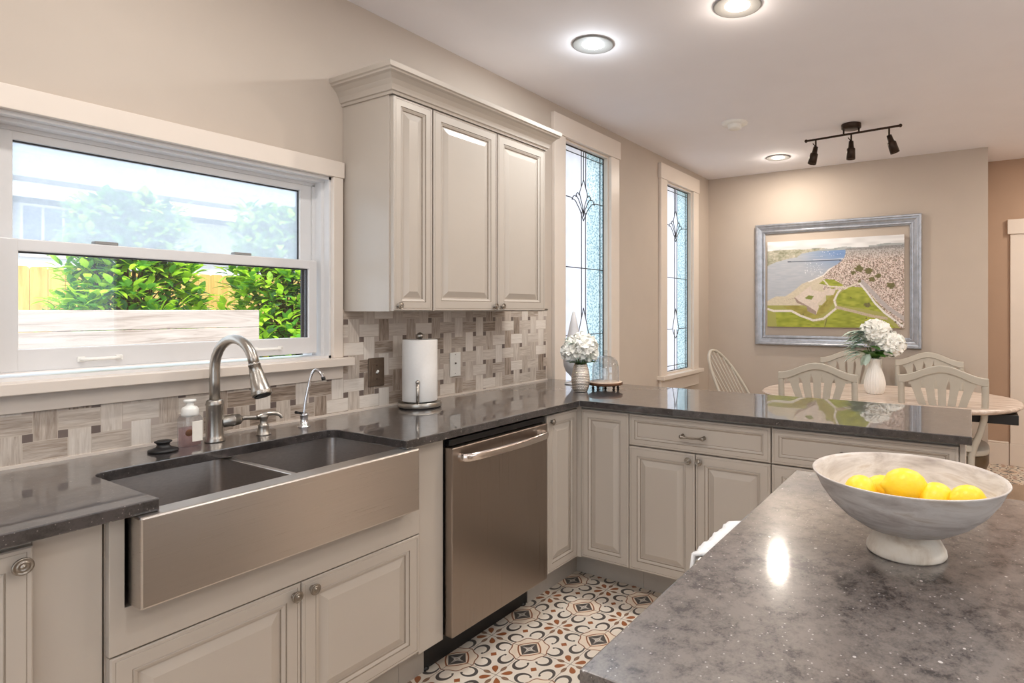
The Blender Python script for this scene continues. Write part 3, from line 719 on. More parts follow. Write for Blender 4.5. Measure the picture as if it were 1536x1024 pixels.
# deck soap dispenser
B = (1.175, -.148, Z); t = thing('soap_dispenser', 'small brushed nickel soap pump set into the worktop beside the faucet', 'soap dispenser', B)
MB().lathe([(.0001, 0), (.0225, 0), (.0225, .003), (.0205, .006), (.0165, .030), (.0180, .033), (.0150, .036), (.0115, .040), (.0115, .050), (.0150, .060), (.0175, .066), (.0120, .070), (.0001, .071)], 24).build('collar', 'nickel', t)
m = MB(); m.tube(spline([(-.018, .004, .064), (-.004, 0, .069), (.016, -.010, .072), (.034, -.020, .071), (.046, -.026, .062), (.050, -.028, .054)], 4), [.0062]*6+[.0075]*8+[.0060]*7, 12); m.build('spout', 'nickel', t)
# filtered-water tap
B = (1.330, -.138, Z); t = thing('water_filter_tap', 'slim chrome filtered-water tap right of the soap pump', 'faucet', B)
MB().lathe([(.0001, 0), (.021, 0), (.021, .003), (.0135, .006), (.0135, .040), (.0155, .043), (.0155, .050), (.009, .053), (.0001, .054)], 24).build('body', 'chrome', t)
m = MB(); m.tube(spline([(0, 0, .05), (.004, -.001, .09), (.014, -.006, .15), (.022, -.010, .19), (.030, -.018, .207), (.036, -.030, .206), (.041, -.044, .194), (.043, -.050, .182)], 5), .0055, 12); m.build('spout', 'chrome', t)
m = MB(); m.tube([(.043, -.050, .184), (.0445, -.053, .172)], .0072, 12); m.build('aerator', 'black_plastic', t)
m = MB(); m.tube([(-.004, 0, .050), (-.022, -.004, .056), (-.036, -.006, .060)], [.0045, .004, .0055], 10); m.build('lever', 'black_plastic', t)
# hand soap bottle
B = (.957, -.121, Z); t = thing('soap_bottle', 'clear pump bottle of pinkish hand soap between stopper and faucet', 'soap bottle', B)
def sq(w0, d0, z, n=6, r=.009): 
    out = []
    for cx, cy, a in ((w0-r, d0-r, 0), (-w0+r, d0-r, PI/2), (-w0+r, -d0+r, PI), (w0-r, -d0+r, 1.5*PI)): out += [(px, py, z) for px, py in arc(cx, cy, r, a, a+PI/2, n)]
    return out
def loft(rings):
    n = len(rings[0]); vs = [q for R in rings for q in R]
    fs = [(i*n+k, i*n+(k+1) % n, (i+1)*n+(k+1) % n, (i+1)*n+k) for i in range(len(rings)-1) for k in range(n)] + [tuple(range(n)), tuple((len(rings)-1)*n+k for k in range(n))]
    return MB().add(vs, fs, 0, True)
loft([sq(.029, .021, z, r=.010) for z in (.0, .003)] + [sq(.030, .022, .01, r=.011), sq(.030, .022, .088, r=.011), sq(.026, .020, .096, r=.012)]).build('bottle', 'bottle_plastic', t)
loft([sq(.0275, .0195, z, r=.010) for z in (.003, .03, .060)]).build('liquid', 'pink_liquid', t)
MB().lathe([(.0001, .094), (.0225, .095), (.0240, .102), (.0240, .116), (.0200, .124), (.0120, .128), (.0105, .131), (.0105, .138), (.0165, .140), (.0175, .145), (.0155, .148), (.0001, .149)], 24).build('pump_cap', 'white_plastic', t)
m = MB(); m.rbox(-.004, .026, -.0245, -.0222, .016, .080, .001); o = m.build('label', 'soap_label', t)
m = MB().sphere((-.012, -.0228, .046), .011, 14, 8, (1, .12, 1)); m.build('label_print', 'stand_wood', t)
# sink stopper
B = (.878, -.133, Z); t = thing('sink_stopper', 'black rubber sink stopper lying left of the soap bottle', 'sink stopper', B)
MB().lathe([(.0001, 0), (.038, 0), (.0395, .003), (.0385, .007), (.030, .010), (.020, .014), (.016, .020), (.018, .026), (.0225, .029), (.0225, .032), (.017, .034), (.0001, .035)], 32).build('plug', 'rubber', t)

# paper towel stand and roll
B = (1.877, -.140, Z); t = thing('paper_towel_holder', 'brushed steel paper towel stand with a ball finial and tension arm', 'paper towel holder', B)
MB().lathe([(.0001, 0), (.089, 0), (.0915, .0035)], 48).build('pad', 'black_plastic', t)
MB().lathe([(.0001, .0036), (.0915, .0036), (.0932, .006), (.0932, .022), (.0915, .0245), (.0001, .0245)], 56).build('base', 'nickel', t)
MB().lathe([(.006, .0245), (.006, .300), (.0085, .302), (.0085, .304), (.006, .306)], 16).build('post', 'nickel', t)
MB().sphere((0, 0, .3165), .0155, 20, 12).build('finial', 'nickel', t)
m = MB(); m.tube([(-.065, -.058, .0245), (-.065, -.058, .112)], .0068, 14); o = m.build('tension_arm', 'nickel', t); MB().sphere((-.065, -.058, .1185), .0092, 16, 10).build('ball', 'nickel', o)
r_ = MB(); n = 56
prof = [(.020, .004), (.0735, .004), (.0755, .007), (.0758, .14), (.0755, .273), (.0735, .2765), (.020, .2765), (.020, .004)]
r_.lathe(prof, n, cap=False)
for i, q in enumerate(r_.v):                         # soft lobes, and a loose end of sheet on the left
    a = math.atan2(q[1], q[0]); rad = math.hypot(q[0], q[1])
    if rad > .05:
        k = 1 + .006*math.sin(5*a+q[2]*14)
        da = (a - (-2.75) + PI) % (2*PI) - PI; k += .07*math.exp(-(da/.42)**2)*max(0, 1-((q[2]-.20)/.085)**2)
        r_.v[i] = (q[0]*k, q[1]*k, q[2])
t = r_.build('paper_towel_roll', 'paper', loc=(1.877, -.140, Z+.0245)); tag(t, 'roll of white paper towel standing on the steel holder', 'paper towel')

# plates on the backsplash
t = thing('switch_plate', 'bronze wall switch plate with a white toggle on the tile', 'light switch', (1.744, -.0102, 1.074))
MB().rbox(-.041, .041, -.006, 0, -.0625, .0625, .003).build('plate', 'bronze_plate', t); MB().rbox(-.024, .024, -.0072, -.005, -.040, .040, .001).build('inset', 'bronze_plate', t)
m = MB(); m.tube([(0, -.006, -.004), (0, -.016, .006)], [.006, .0045], 10); m.build('toggle', 'white_plastic', t)
for q in (-.03, .03): MB().lathe([(.0001, 0), (.003, 0), (.002, .0014), (.0001, .0016)], 10, (0, -.0072, q), 'y').build('screw', 'bronze', t)
t = thing('outlet_plate', 'white blank wall plate on the backsplash right of the paper towel', 'wall plate', (2.218, -.0102, 1.071))
MB().rbox(-.036, .036, -.0055, 0, -.0605, .0605, .003).build('plate', 'white_plastic', t); MB().lathe([(.0001, 0), (.0048, 0), (.0048, .004), (.0001, .005)], 12, (0, -.0055, .006), 'y').build('jack', 'steel_dark', t)
for q in (-.045, .05): MB().lathe([(.0001, 0), (.0028, 0), (.002, .0012), (.0001, .0014)], 10, (0, -.0055, q), 'y').build('screw', 'nickel', t)

# ---- flowers
def floret(m, c, nrm, s, r=rng):
    u = nrm.orthogonal().normalized(); b = nrm.cross(u); a0 = r.random()*6
    for k in range(4):
        a = a0 + k*PI/2; d = u*math.cos(a) + b*math.sin(a); e = nrm.cross(d); cup = .25 + .3*r.random()
        tip = c + d*s + nrm*s*cup; mid = c + d*s*.6 + nrm*s*cup*.25
        m.add([c, mid - e*s*.5, mid + nrm*s*.06, mid + e*s*.5, tip - e*s*.34, tip + nrm*s*.05, tip + e*s*.34], [(0, 2, 1), (0, 3, 2), (1, 2, 5, 4), (2, 3, 6, 5)], 0, True)
def head(c, R, n, s, squash=.85, seed=1):
    r = random.Random(seed); m = MB(); c = Vector(c)
    for i in range(n):
        z = 1 - 1.75*(i+.5)/n; ph = i*2.39996; q = math.sqrt(max(0, 1-z*z)); d = Vector((q*math.cos(ph), q*math.sin(ph), z))
        d = (d + Vector((r.uniform(-.2, .2), r.uniform(-.2, .2), r.uniform(-.2, .2)))).normalized(); rr = R*r.uniform(.78, 1.05)
        p = Vector((c.x+d.x*rr, c.y+d.y*rr, c.z+d.z*rr*squash)); floret(m, p, d, s*r.uniform(.8, 1.2), r)
    m.sphere(c, R*.72, 14, 8, (1, 1, squash)); return m
def leaf(m, base, d, up, ln, wd, curl=.25, mi=0):
    d = Vector(d).normalized(); s_ = d.cross(Vector(up)).normalized(); n_ = s_.cross(d); P = []
    for i, (f, w_) in enumerate(((0, .12), (.25, .8), (.5, 1), (.75, .72), (1, .04))):
        c = Vector(base) + d*ln*f - n_*curl*ln*f*f
        P += [c - s_*wd*w_ + n_*wd*w_*.25, c, c + s_*wd*w_ + n_*wd*w_*.25]
    m.add(P, [q for i in range(4) for q in ((i*3, i*3+1, i*3+4, i*3+3), (i*3+1, i*3+2, i*3+5, i*3+4))], mi, True)
# hammered vase with white blooms at the corner of the worktop
B = (2.664, -.479, Z); t = thing('vase', 'hammered silver vase holding white blooms on the worktop corner', 'vase', B)
vp = [(.0365, .003), (.044, .022), (.0485, .050), (.0490, .070), (.0465, .095), (.0405, .122), (.0345, .144)]
def vr(z):
    for (r0, z0), (r1, z1) in zip(vp, vp[1:]):
        if z <= z1: f = (z-z0)/(z1-z0); return r0+(r1-r0)*f
    return vp[-1][0]
NR, NC = 17, 30; vs = []; nz_, na_ = NR*6, NC*6
for i in range(nz_+1):
    z = .003+.141*i/nz_; sm_ = .5*(vr(z-.004) + vr(min(.144, z+.004))) if .007 < z < .14 else vr(z)
    for k in range(na_):
        row = i/6; ri = math.floor(row); fv = row-ri-.5; cu = k/6 + .5*(ri % 2); fu = cu-math.floor(cu)-.5
        d = max(0, 1-(fu*fu+fv*fv)*4)*.0019; a = 2*PI*k/na_; vs.append(((sm_-d)*math.cos(a), (sm_-d)*math.sin(a), z))
m = MB().add(vs, [(i*na_+k, i*na_+(k+1) % na_, (i+1)*na_+(k+1) % na_, (i+1)*na_+k) for i in range(nz_) for k in range(na_)], 0, True)
m.lathe([(.0001, 0), (.034, 0), (.0365, .003)], 60, cap=False); m.lathe([(.0345, .144), (.0335, .148), (.0320, .149), (.0310, .147), (.040, .11), (.044, .06), (.032, .01), (.0001, .008)], 60, cap=False)
m.build('body', 'hammered_silver', t)
t = thing('flower_bouquet', 'full white artificial blooms with green and grey leaves in the silver vase', 'flowers', (B[0], B[1], Z+.02))
head((.004, 0, .218), .070, 150, .030, .80, 3).build('blossom', 'petal', t); head((-.040, .030, .196), .045, 60, .026, .8, 4).build('blossom', 'petal', t); head((.036, -.030, .182), .036, 50, .026, .75, 9).build('blossom', 'petal', t)
m = MB()
for a in range(7): 
    q = a*.9+.3; leaf(m, (.012*math.cos(q), .012*math.sin(q), .125), (math.cos(q), math.sin(q), .38), (0, 0, 1), .075, .024, .2)
leaf(m, (.02, -.01, .13), (.8, -.6, .15), (0, 0, 1), .085, .022, .1)
m.build('leaves', 'leaf_dark', t)
m = MB()
for dx, dy, dz in ((-.7, .5, .5), (-.9, .1, .3), (-.5, .6, .8), (.35, .5, .55), (.1, .9, .6), (-.2, .7, .9)):
    leaf(m, (dx*.045, dy*.045, .235), (dx, dy, dz), (0, 0, 1), .06, .016, .35)
m.build('grey_leaves', 'leaf_grey', t)
m = MB()
for a in range(6):
    q = a*1.05; m.tube([(.006*math.cos(q), .006*math.sin(q), -.008), (.016*math.cos(q), .016*math.sin(q), .12), (.03*math.cos(q), .03*math.sin(q), .18)], .0025, 6)
m.build('stems', 'stem_green', t)
# pale finial-shaped ornament behind the vase
B = (2.918, -.262, Z); t = thing('ornament', 'tall pale grey spire ornament on a stem foot behind the silver vase', 'ornament', B)
MB().lathe([(.0001, 0), (.052, 0), (.054, .004), (.050, .008), (.022, .014), (.011, .024), (.011, .034), (.022, .050), (.045, .074), (.058, .104), (.061, .135), (.058, .17), (.047, .23), (.035, .29), (.022, .355), (.008, .418), (.0001, .424)], 40).build('body', 'ceramic_grey', t)
# cloche on a footed wooden stand
B = (2.816, -.542, Z); t = thing('cake_stand', 'round wooden footed stand under the glass cloche', 'cake stand', B)
MB().lathe([(.0001, .024), (.086, .024), (.0925, .027), (.0935, .034), (.0915, .0405)], 48, cap=False).build('rim', 'stand_wood', t)
MB().lathe([(.0001, .0402), (.0912, .0405), (.0905, .0415), (.0001, .0415)], 48).build('top', 'stand_top', t)
for k in range(5):
    a = -PI*.62 + k*2*PI/5; MB().lathe([(.0001, 0), (.006, 0), (.008, .004), (.0075, .009), (.0045, .013), (.0075, .018), (.009, .0245)], 12, (.072*math.cos(a), .072*math.sin(a), 0)).build('foot', 'bronze', t)
t = thing('glass_cloche', 'clear glass bell cloche with a knob on the wooden stand', 'cloche', (B[0], B[1], Z+.0417))
MB().lathe([(.0735, 0), (.0745, .003), (.0740, .05), (.0720, .085), (.0640, .112), (.0480, .130), (.0250, .140), (.0080, .1425), (.0080, .1400), (.0240, .1375), (.0465, .1275), (.0620, .1100), (.0698, .085), (.0718, .05), (.0722, .003), (.0735, 0)], 48, cap=False).build('dome', 'cloche_glass', t)
MB().lathe([(.0001, .1415), (.0075, .1425), (.0060, .148), (.0070, .152), (.0115, .158), (.0120, .164), (.0080, .170), (.0001, .172)], 20).build('knob', 'cloche_glass', t)

# ---- bowl of lemons on the island
B = (1.205, -2.1475, Z); t = thing('pedestal_bowl', 'wide marbled pale stone bowl on a rough flared foot', 'bowl', B)
MB().lathe([(.0001, 0), (.0640, 0), (.0658, .003), (.0648, .010), (.0570, .024), (.0500, .033), (.0460, .0395), (.0001, .0395)], 64).build('foot', 'rough_foot', t)
MB().lathe([(.0001, .0400), (.050, .0405), (.078, .0490), (.105, .0660), (.128, .0880), (.145, .1120), (.1555, .1350), (.1590, .1390), (.1585, .1402), (.1560, .1402), (.1520, .1360), (.1410, .1140), (.124, .0915), (.101, .0705), (.075, .0545), (.045, .0470), (.0001, .0460)], 96).build('basin', 'marbled_stone', t)
lp = [(.0001, -.041), (.0035, -.0405), (.007, -.0375), (.016, -.0315), (.0235, -.022), (.0275, -.010), (.0285, .002), (.0265, .013), (.0215, .0235), (.0135, .031), (.0075, .0345), (.0055, .0385), (.003, .0405), (.0001, .041)]
lem = MB().lathe(lp, 28).build('lemon', 'lemon_skin')
h_ = PI/2
LM = [((.012, .004, .1140), (.15, h_, 2.2), 1.08, 'largest bright yellow lemon, topmost in the middle of the bowl'),
      ((.000, .076, .0960), (0, h_, 3.25), 1.0, 'yellow lemon at the left end of the heap in the bowl'),
      ((.056, .046, .0890), (.4, h_, 2.3), .95, 'yellow lemon tucked behind the leftmost lemon in the bowl'),
      ((.020, -.047, .0960), (.5, h_, .1), 1.0, 'yellow lemon just right of the largest lemon'),
      ((.012, -.096, .1050), (.9, h_, -.05), .86, 'yellow lemon at the right end of the heap in the bowl'),
      ((-.050, .004, .0800), (.2, h_, 1.5), .88, 'yellow lemon low at the front of the bowl, mostly hidden by its rim')]
for i, (p, ro, s, lab) in enumerate(LM):
    o = lem if i == 0 else lem.copy()
    if i: COL.objects.link(o)
    o.location = (B[0]+p[0], B[1]+p[1], Z+p[2]); o.rotation_euler = ro; o.scale = (s, s, s*.95); tag(o, lab, 'lemon', 'lemons in the stone bowl')
# ------------------------------------------------------------------ dining end
B = (4.655, -1.715, 0); t = thing('dining_table', 'oval whitewashed wood dining table with a black underframe', 'table', B)
def sup(hx, hy, n=72, e=2.5): return [(hx*abs(math.cos(a))**(2/e)*(1 if math.cos(a) >= 0 else -1), hy*abs(math.sin(a))**(2/e)*(1 if math.sin(a) >= 0 else -1)) for a in [2*PI*k/n for k in range(n)]]
R_ = [(.94, .715), (.975, .722), (.995, .733), (1.0, .742), (.992, .749), (.98, .7515)]
m = loft([[(a, b, z) for a, b in sup(.565*k, .825*k)] for k, z in R_]); m.sm = [True]*len(m.f); m.sm[-1] = m.sm[-2] = False; m.build('tabletop', 'whitewashed_top', t)
m = MB(); m.rbox(-.30, .30, -.78, .60, .655, .7145, .004); m.build('apron', 'table_black', t)
for sy in (-.45, .45):
    m = MB(); m.rbox(-.05, .05, sy-.05, sy+.05, .06, .655, .006); m.rbox(-.30, .30, sy-.045, sy+.045, 0, .06, .006); m.build('leg', 'table_black', t)

# fan-back chair; local frame: sits facing +x, back at x=0
def crest(y):       # camel curve of the top rail
    k = abs(y)/.245; return .935 + .068*(.5+.5*math.cos(PI*min(1, k*1.02)))
def lean(z): return -.16*max(0, z-.45)**1.15 if z > .45 else -.10*(.45-z)**1.3*1.2
def fan_chair(label, loc, rz):
    t = thing('fan_back_chair', label, 'chair', loc, rz, 'fan-back dining chairs'); TH = .016
    F = lambda off=0: (lambda a, b, h: (lean(b)+h, a, b))
    n = 28; up = [(-.245+.49*i/n, crest(-.245+.49*i/n)) for i in range(n+1)]
    def low(y): return crest(y) - .043 - .006*(abs(y)/.245)
    m = MB(); O = up + [(y, low(y)) for y, _ in reversed(up)]
    vs = [F()(a, b, h) for h in (-TH, TH) for a, b in O]; N = len(O); fs = []
    for i in range(n):
        q = (i, i+1, N-2-i, N-1-i); fs += [q, tuple(N+z for z in reversed(q))]
    fs += [(i, (i+1) % N, N+(i+1) % N, N+i) for i in range(N)]
    m.add(vs, fs).build('crest_rail', 'chair_paint', t, bevel=.004)
    for sg in (-1, 1):
        m = MB(); P = [(lean(z), sg*y_, z) for z, y_ in ((0, .185), (.1, .178), (.2, .170), (.3, .162), (.40, .156), (.45, .158), (.52, .176), (.60, .204), (.68, .222), (.78, .228), (.87, .228), (.915, .227))]
        m.tube(P, [(.016, .020)]*6+[(.0145, .0195)]*6, 8, flat=(1, 0, 0)); m.build('leg', 'chair_paint', t)
    # fan splat: five ribs joined under the crest
    m = MB(); zb = .50; ys = [-.158, -.079, 0, .079, .158]
    for i, yt in enumerate(ys):
        yb = yt*.20; zt0 = low(yt); dirn = Vector((yt-yb, zt0-zb)).normalized(); Lft, Rgt = [], []
        for k in range(15):
            f = k/14; z = zb + (zt0+.004-zb)*f; y = yb + (yt-yb)*f; w_ = .0155 + .0105*f
            if f > .86 : w_ += .0150*(1 - math.sqrt(max(0, 1-((f-.86)/.07)**2))) if f < .93 else .0150
            if (i == 0): pass
            wl = w_ if not (i == 0 and f > .86) else .0155+.0105*f; wr = w_ if not (i == 4 and f > .86) else .0155+.0105*f
            Lft.append((y-wl, z)); Rgt.append((y+wr, z))
        n_ = len(Lft); vs = [F()(a, b, h) for h in (-.007, .007) for a, b in Lft+Rgt]; N = 2*n_; fs = []
        for k in range(n_-1): q = (k, k+1, n_+k+1, n_+k); fs += [q, tuple(N+z for z in reversed(q)), (k, k+1, N+k+1, N+k), (n_+k, n_+k+1, N+n_+k+1, N+n_+k)]
        fs += [(0, n_, N+n_, N), (n_-1, N-1, 2*N-1, N+n_-1)]
        m.add(vs, fs)
    # top band filling the rib heads up to the crest
    n = 24; vs = []; fs = []
    for h in (-.0068, .0068):
        for i in range(n+1):
            y = -.185+.37*i/n; vs += [F()(y, low(y)+.006, h), F()(y, low(y)-.022, h)]
    N = (n+1)*2
    for i in range(n): q = (2*i, 2*i+1, 2*i+3, 2*i+2); fs += [q, tuple(N+z for z in reversed(q)), (2*i+1, 2*i+3, N+2*i+3, N+2*i+1)]
    m.add(vs, fs)
    m.build('splat', 'chair_paint', t)
    m = MB(); m.rbox(-.02, .02, -.16, .16, .475, .512, .004); m.build('lower_rail', 'chair_paint', t)
    def seat_o(z, k): return [(.03+.215+a*k, b*k, z) for a, b in sup(.245, .262, 48, 3.2)]
    loft([seat_o(.440, .98), seat_o(.446, 1.0), seat_o(.470, 1.0), seat_o(.476, .98)]).build('seat', 'chair_paint', t)
    loft([seat_o(.310, .80), seat_o(.335, .93), seat_o(.38, .99), seat_o(.4395, .99)]).build('seat_apron', 'seat_brown', t)
    for sg in (-1, 1):
        m = MB(); m.tube([(.40, sg*.20, .44), (.41, sg*.205, .22), (.415, sg*.21, 0)], [.02, .017, .013], 10); m.build('leg', 'chair_paint', t)
    return t
c0 = fan_chair('grey fan-back chair nearest the left of the peninsula, its back to the worktop', (4.135, -1.385, 0), .10)
dup(c0, (4.330, -2.095, 0), .02, 'grey fan-back chair at the free end of the peninsula, its back to the worktop')
dup(c0, (5.425, -1.375, 0), PI+.06, 'grey fan-back chair against the far wall, behind the flower vase')
dup(c0, (5.470, -1.965, 0), PI+.12, 'grey fan-back chair against the far wall, right of the picture frame')
# hoop-back windsor at the head of the table, by the tall window
t = thing('windsor_chair', 'grey hoop-back spindle chair at the window end of the table', 'chair', (4.645, -.91, 0), -.22)
# local: faces -y, seat centre at origin, hoop at +y leaning back
def hp_(s, h): return (s, .17 + .62*h, .455 + h*1.0)      # s across, h height over the seat
hoop = []
for k in range(33):
    a = PI*k/32; s = .205*math.cos(a); h = .555*math.sin(a)**.72
    hoop.append(hp_(s*(1.0 if h > .05 else .93), h))
MB().tube(hoop, .0125, 12).build('hoop', 'chair_paint', t)
for k in range(7):
    s = -.145+.29*k/6; ht = .555*(1-(s/.205)**2)**.36; MB().tube([hp_(s*.8, 0), hp_(s, ht)], .0045, 8).build('spindle', 'chair_paint', t)
loft([[(a, b, z) for a, b in sup(.225*k, .215*k, 40, 2.6)] for k, z in ((.93, .430), (1, .440), (1, .462), (.95, .472))]).build('seat', 'chair_paint', t)
for sx, sy in ((-1, -1), (1, -1), (-1, 1), (1, 1)): MB().tube([(sx*.15, sy*.13, .435), (sx*.19, sy*.175, .22), (sx*.215, sy*.20, 0)], [.016, .02, .012], 10).build('leg', 'chair_paint', t)

# ribbed vase and hydrangeas on the table
B = (4.655, -1.665, .752); t = thing('vase', 'white ribbed porcelain vase on the dining table', 'vase', B)
MB().lathe([(.0001, 0), (.050, 0), (.056, .006), (.066, .035), (.0705, .065), (.068, .095), (.058, .135), (.046, .170), (.037, .200), (.0335, .220), (.036, .238), (.041, .250), (.0385, .252), (.031, .22), (.05, .15), (.06, .07), (.0001, .02)], 96, ribs=24, ribd=.035).build('body', 'ceramic_white', t)
t = thing('flower_bouquet', 'white hydrangea heads with silvery and green leaves on the dining table', 'flowers', (B[0], B[1], B[2]+.03))
ax = Vector((.45, -.9, 0)).normalized()       # to the right as the room is entered
def at(r_, d_, z): return (ax.x*r_ - ax.y*0 + d_*.9, ax.y*r_ + d_*.45, z)
head(at(.005, 0, .415), .085, 160, .034, .72, 11).build('blossom', 'petal', t); head(at(.095, -.03, .320), .085, 160, .034, .8, 12).build('blossom', 'petal', t); head(at(.03, .08, .36), .065, 70, .034, .8, 13).build('blossom', 'petal', t)
m = MB(); r = random.Random(5)
for a in range(9):
    q = a*.75; leaf(m, (.015*math.cos(q), .015*math.sin(q), .225), (math.cos(q), math.sin(q), .25+r.random()*.5), (0, 0, 1), .12, .036, .15)
for d_ in ((-.02, -.05, .3), (.03, -.05, .32), (-.05, -.04, .35)): leaf(m, at(d_[0], d_[1], d_[2]-.04), (ax.x*.3-.6, ax.y*.3-.3, -.1), (0, 0, 1), .10, .034, .1)
m.build('leaves', 'leaf_dark', t)
m = MB()
for i in range(60):
    q = r.uniform(-.13, -.05); z = r.uniform(.24, .42); b_ = at(q, r.uniform(-.05, .05), z); d_ = Vector(at(-1, r.uniform(-.8, .8), 0)) + Vector((0, 0, r.uniform(-.35, .6))); leaf(m, b_, d_, (0, 0, 1), r.uniform(.08, .13), .021, r.uniform(.1, .5))
for i in range(5): leaf(m, at(-.05, r.uniform(-.05, .05), .26), Vector(at(-.35, r.uniform(-.3, .3), 0))+Vector((0, 0, -.8)), (1, 0, .2), .10, .018, .1)
m.build('grey_leaves', 'leaf_grey', t)
m = MB()
for a in range(7): q = a*.9; m.tube([(.006*math.cos(q), .006*math.sin(q), -.005), (.018*math.cos(q), .018*math.sin(q), .20), (.05*math.cos(q), .05*math.sin(q), .30)], .003, 6)
m.build('stems', 'stem_green', t)

# picture: empty silver frame with an unframed canvas print hung inside it
t = thing('picture_frame', 'wide silver picture frame hung empty around the canvas print', 'picture frame', (XW-.001, -1.19, 1.588))
y0, y1, z0, z1 = -.708, .705, -.570, .567; PF = [(0, 0), (0, .030), (.006, .034), (.016, .034), (.022, .028), (.034, .026), (.048, .020), (.060, .017), (.066, .021), (.074, .021), (.078, .014), (.090, .010), (.090, 0)]
m = MB(); vs = []
for ins, d in PF: vs += [(-d, y0+ins, z0+ins), (-d, y1-ins, z0+ins), (-d, y1-ins, z1-ins), (-d, y0+ins, z1-ins)]
n = len(PF); fs = [(i*4+k, i*4+(k+1) % 4, ((i+1) % n)*4+(k+1) % 4, ((i+1) % n)*4+k) for i in range(n) for k in range(4)]
m.add(vs, fs).build('moulding', 'silver_leaf', t)
t = thing('canvas_print', 'unframed aerial photograph of a harbour town and star fort', 'picture', (XW-.001, -1.186, 1.588))
MB().box(-.034, 0, -.582, .582, -.398, .398).build('stretcher', 'canvas_edge', t)
def vnoise(x, y, s=0):
    def h(i, j): return ((math.sin(i*127.1+j*311.7+s*74.7)*43758.5453) % 1)
    i, j = math.floor(x), math.floor(y); fx, fy = x-i, y-j; fx, fy = fx*fx*(3-2*fx), fy*fy*(3-2*fy)
    return (h(i, j)*(1-fx)+h(i+1, j)*fx)*(1-fy) + (h(i, j+1)*(1-fx)+h(i+1, j+1)*fx)*fy
def inpoly(x, y, P):
    c = False
    for (x0, y0), (x1, y1) in zip(P, P[1:]+P[:1]):
        if (y0 > y) != (y1 > y) and x < (x1-x0)*(y-y0)/(y1-y0)+x0: c = not c
    return c
def dseg(x, y, P):
    b = 9e9
    for (x0, y0), (x1, y1) in zip(P, P[1:]):
        dx, dy = x1-x0, y1-y0; t_ = max(0, min(1, ((x-x0)*dx+(y-y0)*dy)/(dx*dx+dy*dy))); b = min(b, math.hypot(x-x0-t_*dx, y-y0-t_*dy))
    return b
# picture coordinates: x 0..920, y 0..575 measured downwards
LAND = [(0, 400), (60, 372), (130, 372), (200, 330), (250, 290), (330, 262), (400, 232), (440, 195), (500, 165), (540, 130), (552, 95), (552, 68), (930, 60), (930, 600), (0, 600)]
BANK = [(-5, 165), (60, 140), (160, 118), (215, 112), (250, 88), (330, 78), (420, 60), (-5, 60)]
GREEN1 = [(485, 380), (520, 350), (580, 312), (660, 320), (700, 370), (745, 430), (790, 478), (640, 450), (500, 432)]
GREEN2 = [(400, 575), (430, 510), (500, 450), (600, 470), (720, 505), (800, 520), (870, 575)]
GREEN3 = [(60, 475), (180, 470), (280, 520), (340, 545), (410, 530), (400, 580), (70, 580)]
GREEN4 = [(370, 290), (410, 262), (470, 265), (540, 305), (460, 325), (420, 300)]
GREEN5 = [(110, 440), (205, 430), (290, 455), (340, 500), (390, 430), (430, 390), (500, 340), (480, 400), (430, 470), (350, 520), (230, 490)]
FORT = [(100, 405), (200, 385), (215, 415), (285, 440), (290, 470), (350, 495), (372, 440), (360, 425), (410, 370), (470, 365), (485, 330), (420, 320), (400, 345), (320, 330), (310, 305), (250, 345), (190, 385)]
WALLF = [(100, 405), (200, 393), (215, 418), (285, 440), (290, 470), (350, 495), (350, 470), (300, 440), (225, 400), (205, 380), (105, 385)]
COURT = [(270, 385), (300, 365), (335, 372), (318, 395)]
ROADS = [([(0, 455), (50, 470), (180, 470), (240, 500), (330, 530), (400, 520), (490, 450), (475, 400), (500, 350), (515, 335)], 7, (232, 224, 212)), ([(490, 445), (600, 470), (720, 500), (810, 515)], 9, (196, 180, 156)),
         ([(640, 290), (690, 350), (740, 420), (800, 480), (910, 560)], 6, (236, 232, 228)), ([(660, 285), (740, 370), (820, 450), (925, 520)], 13, (188, 180, 178)), ([(405, 270), (440, 310), (560, 318), (640, 290)], 5, (226, 216, 198)), ([(410, 575), (425, 520)], 3, (120, 120, 60)),
         ([(480, 165), (400, 235), (300, 275)], 6, (240, 234, 226)), ([(400, 440), (430, 400)], 4, (150, 140, 70))]
TREES = [(690, 430, 20), (840, 310, 26), (585, 385, 6), (685, 515, 6), (260, 490, 6), (835, 480, 6), (866, 535, 7), (905, 545, 7), (800, 455, 5), (640, 280, 12), (720, 270, 22), (640, 200, 30), (700, 215, 24), (760, 250, 20), (600, 225, 18)]
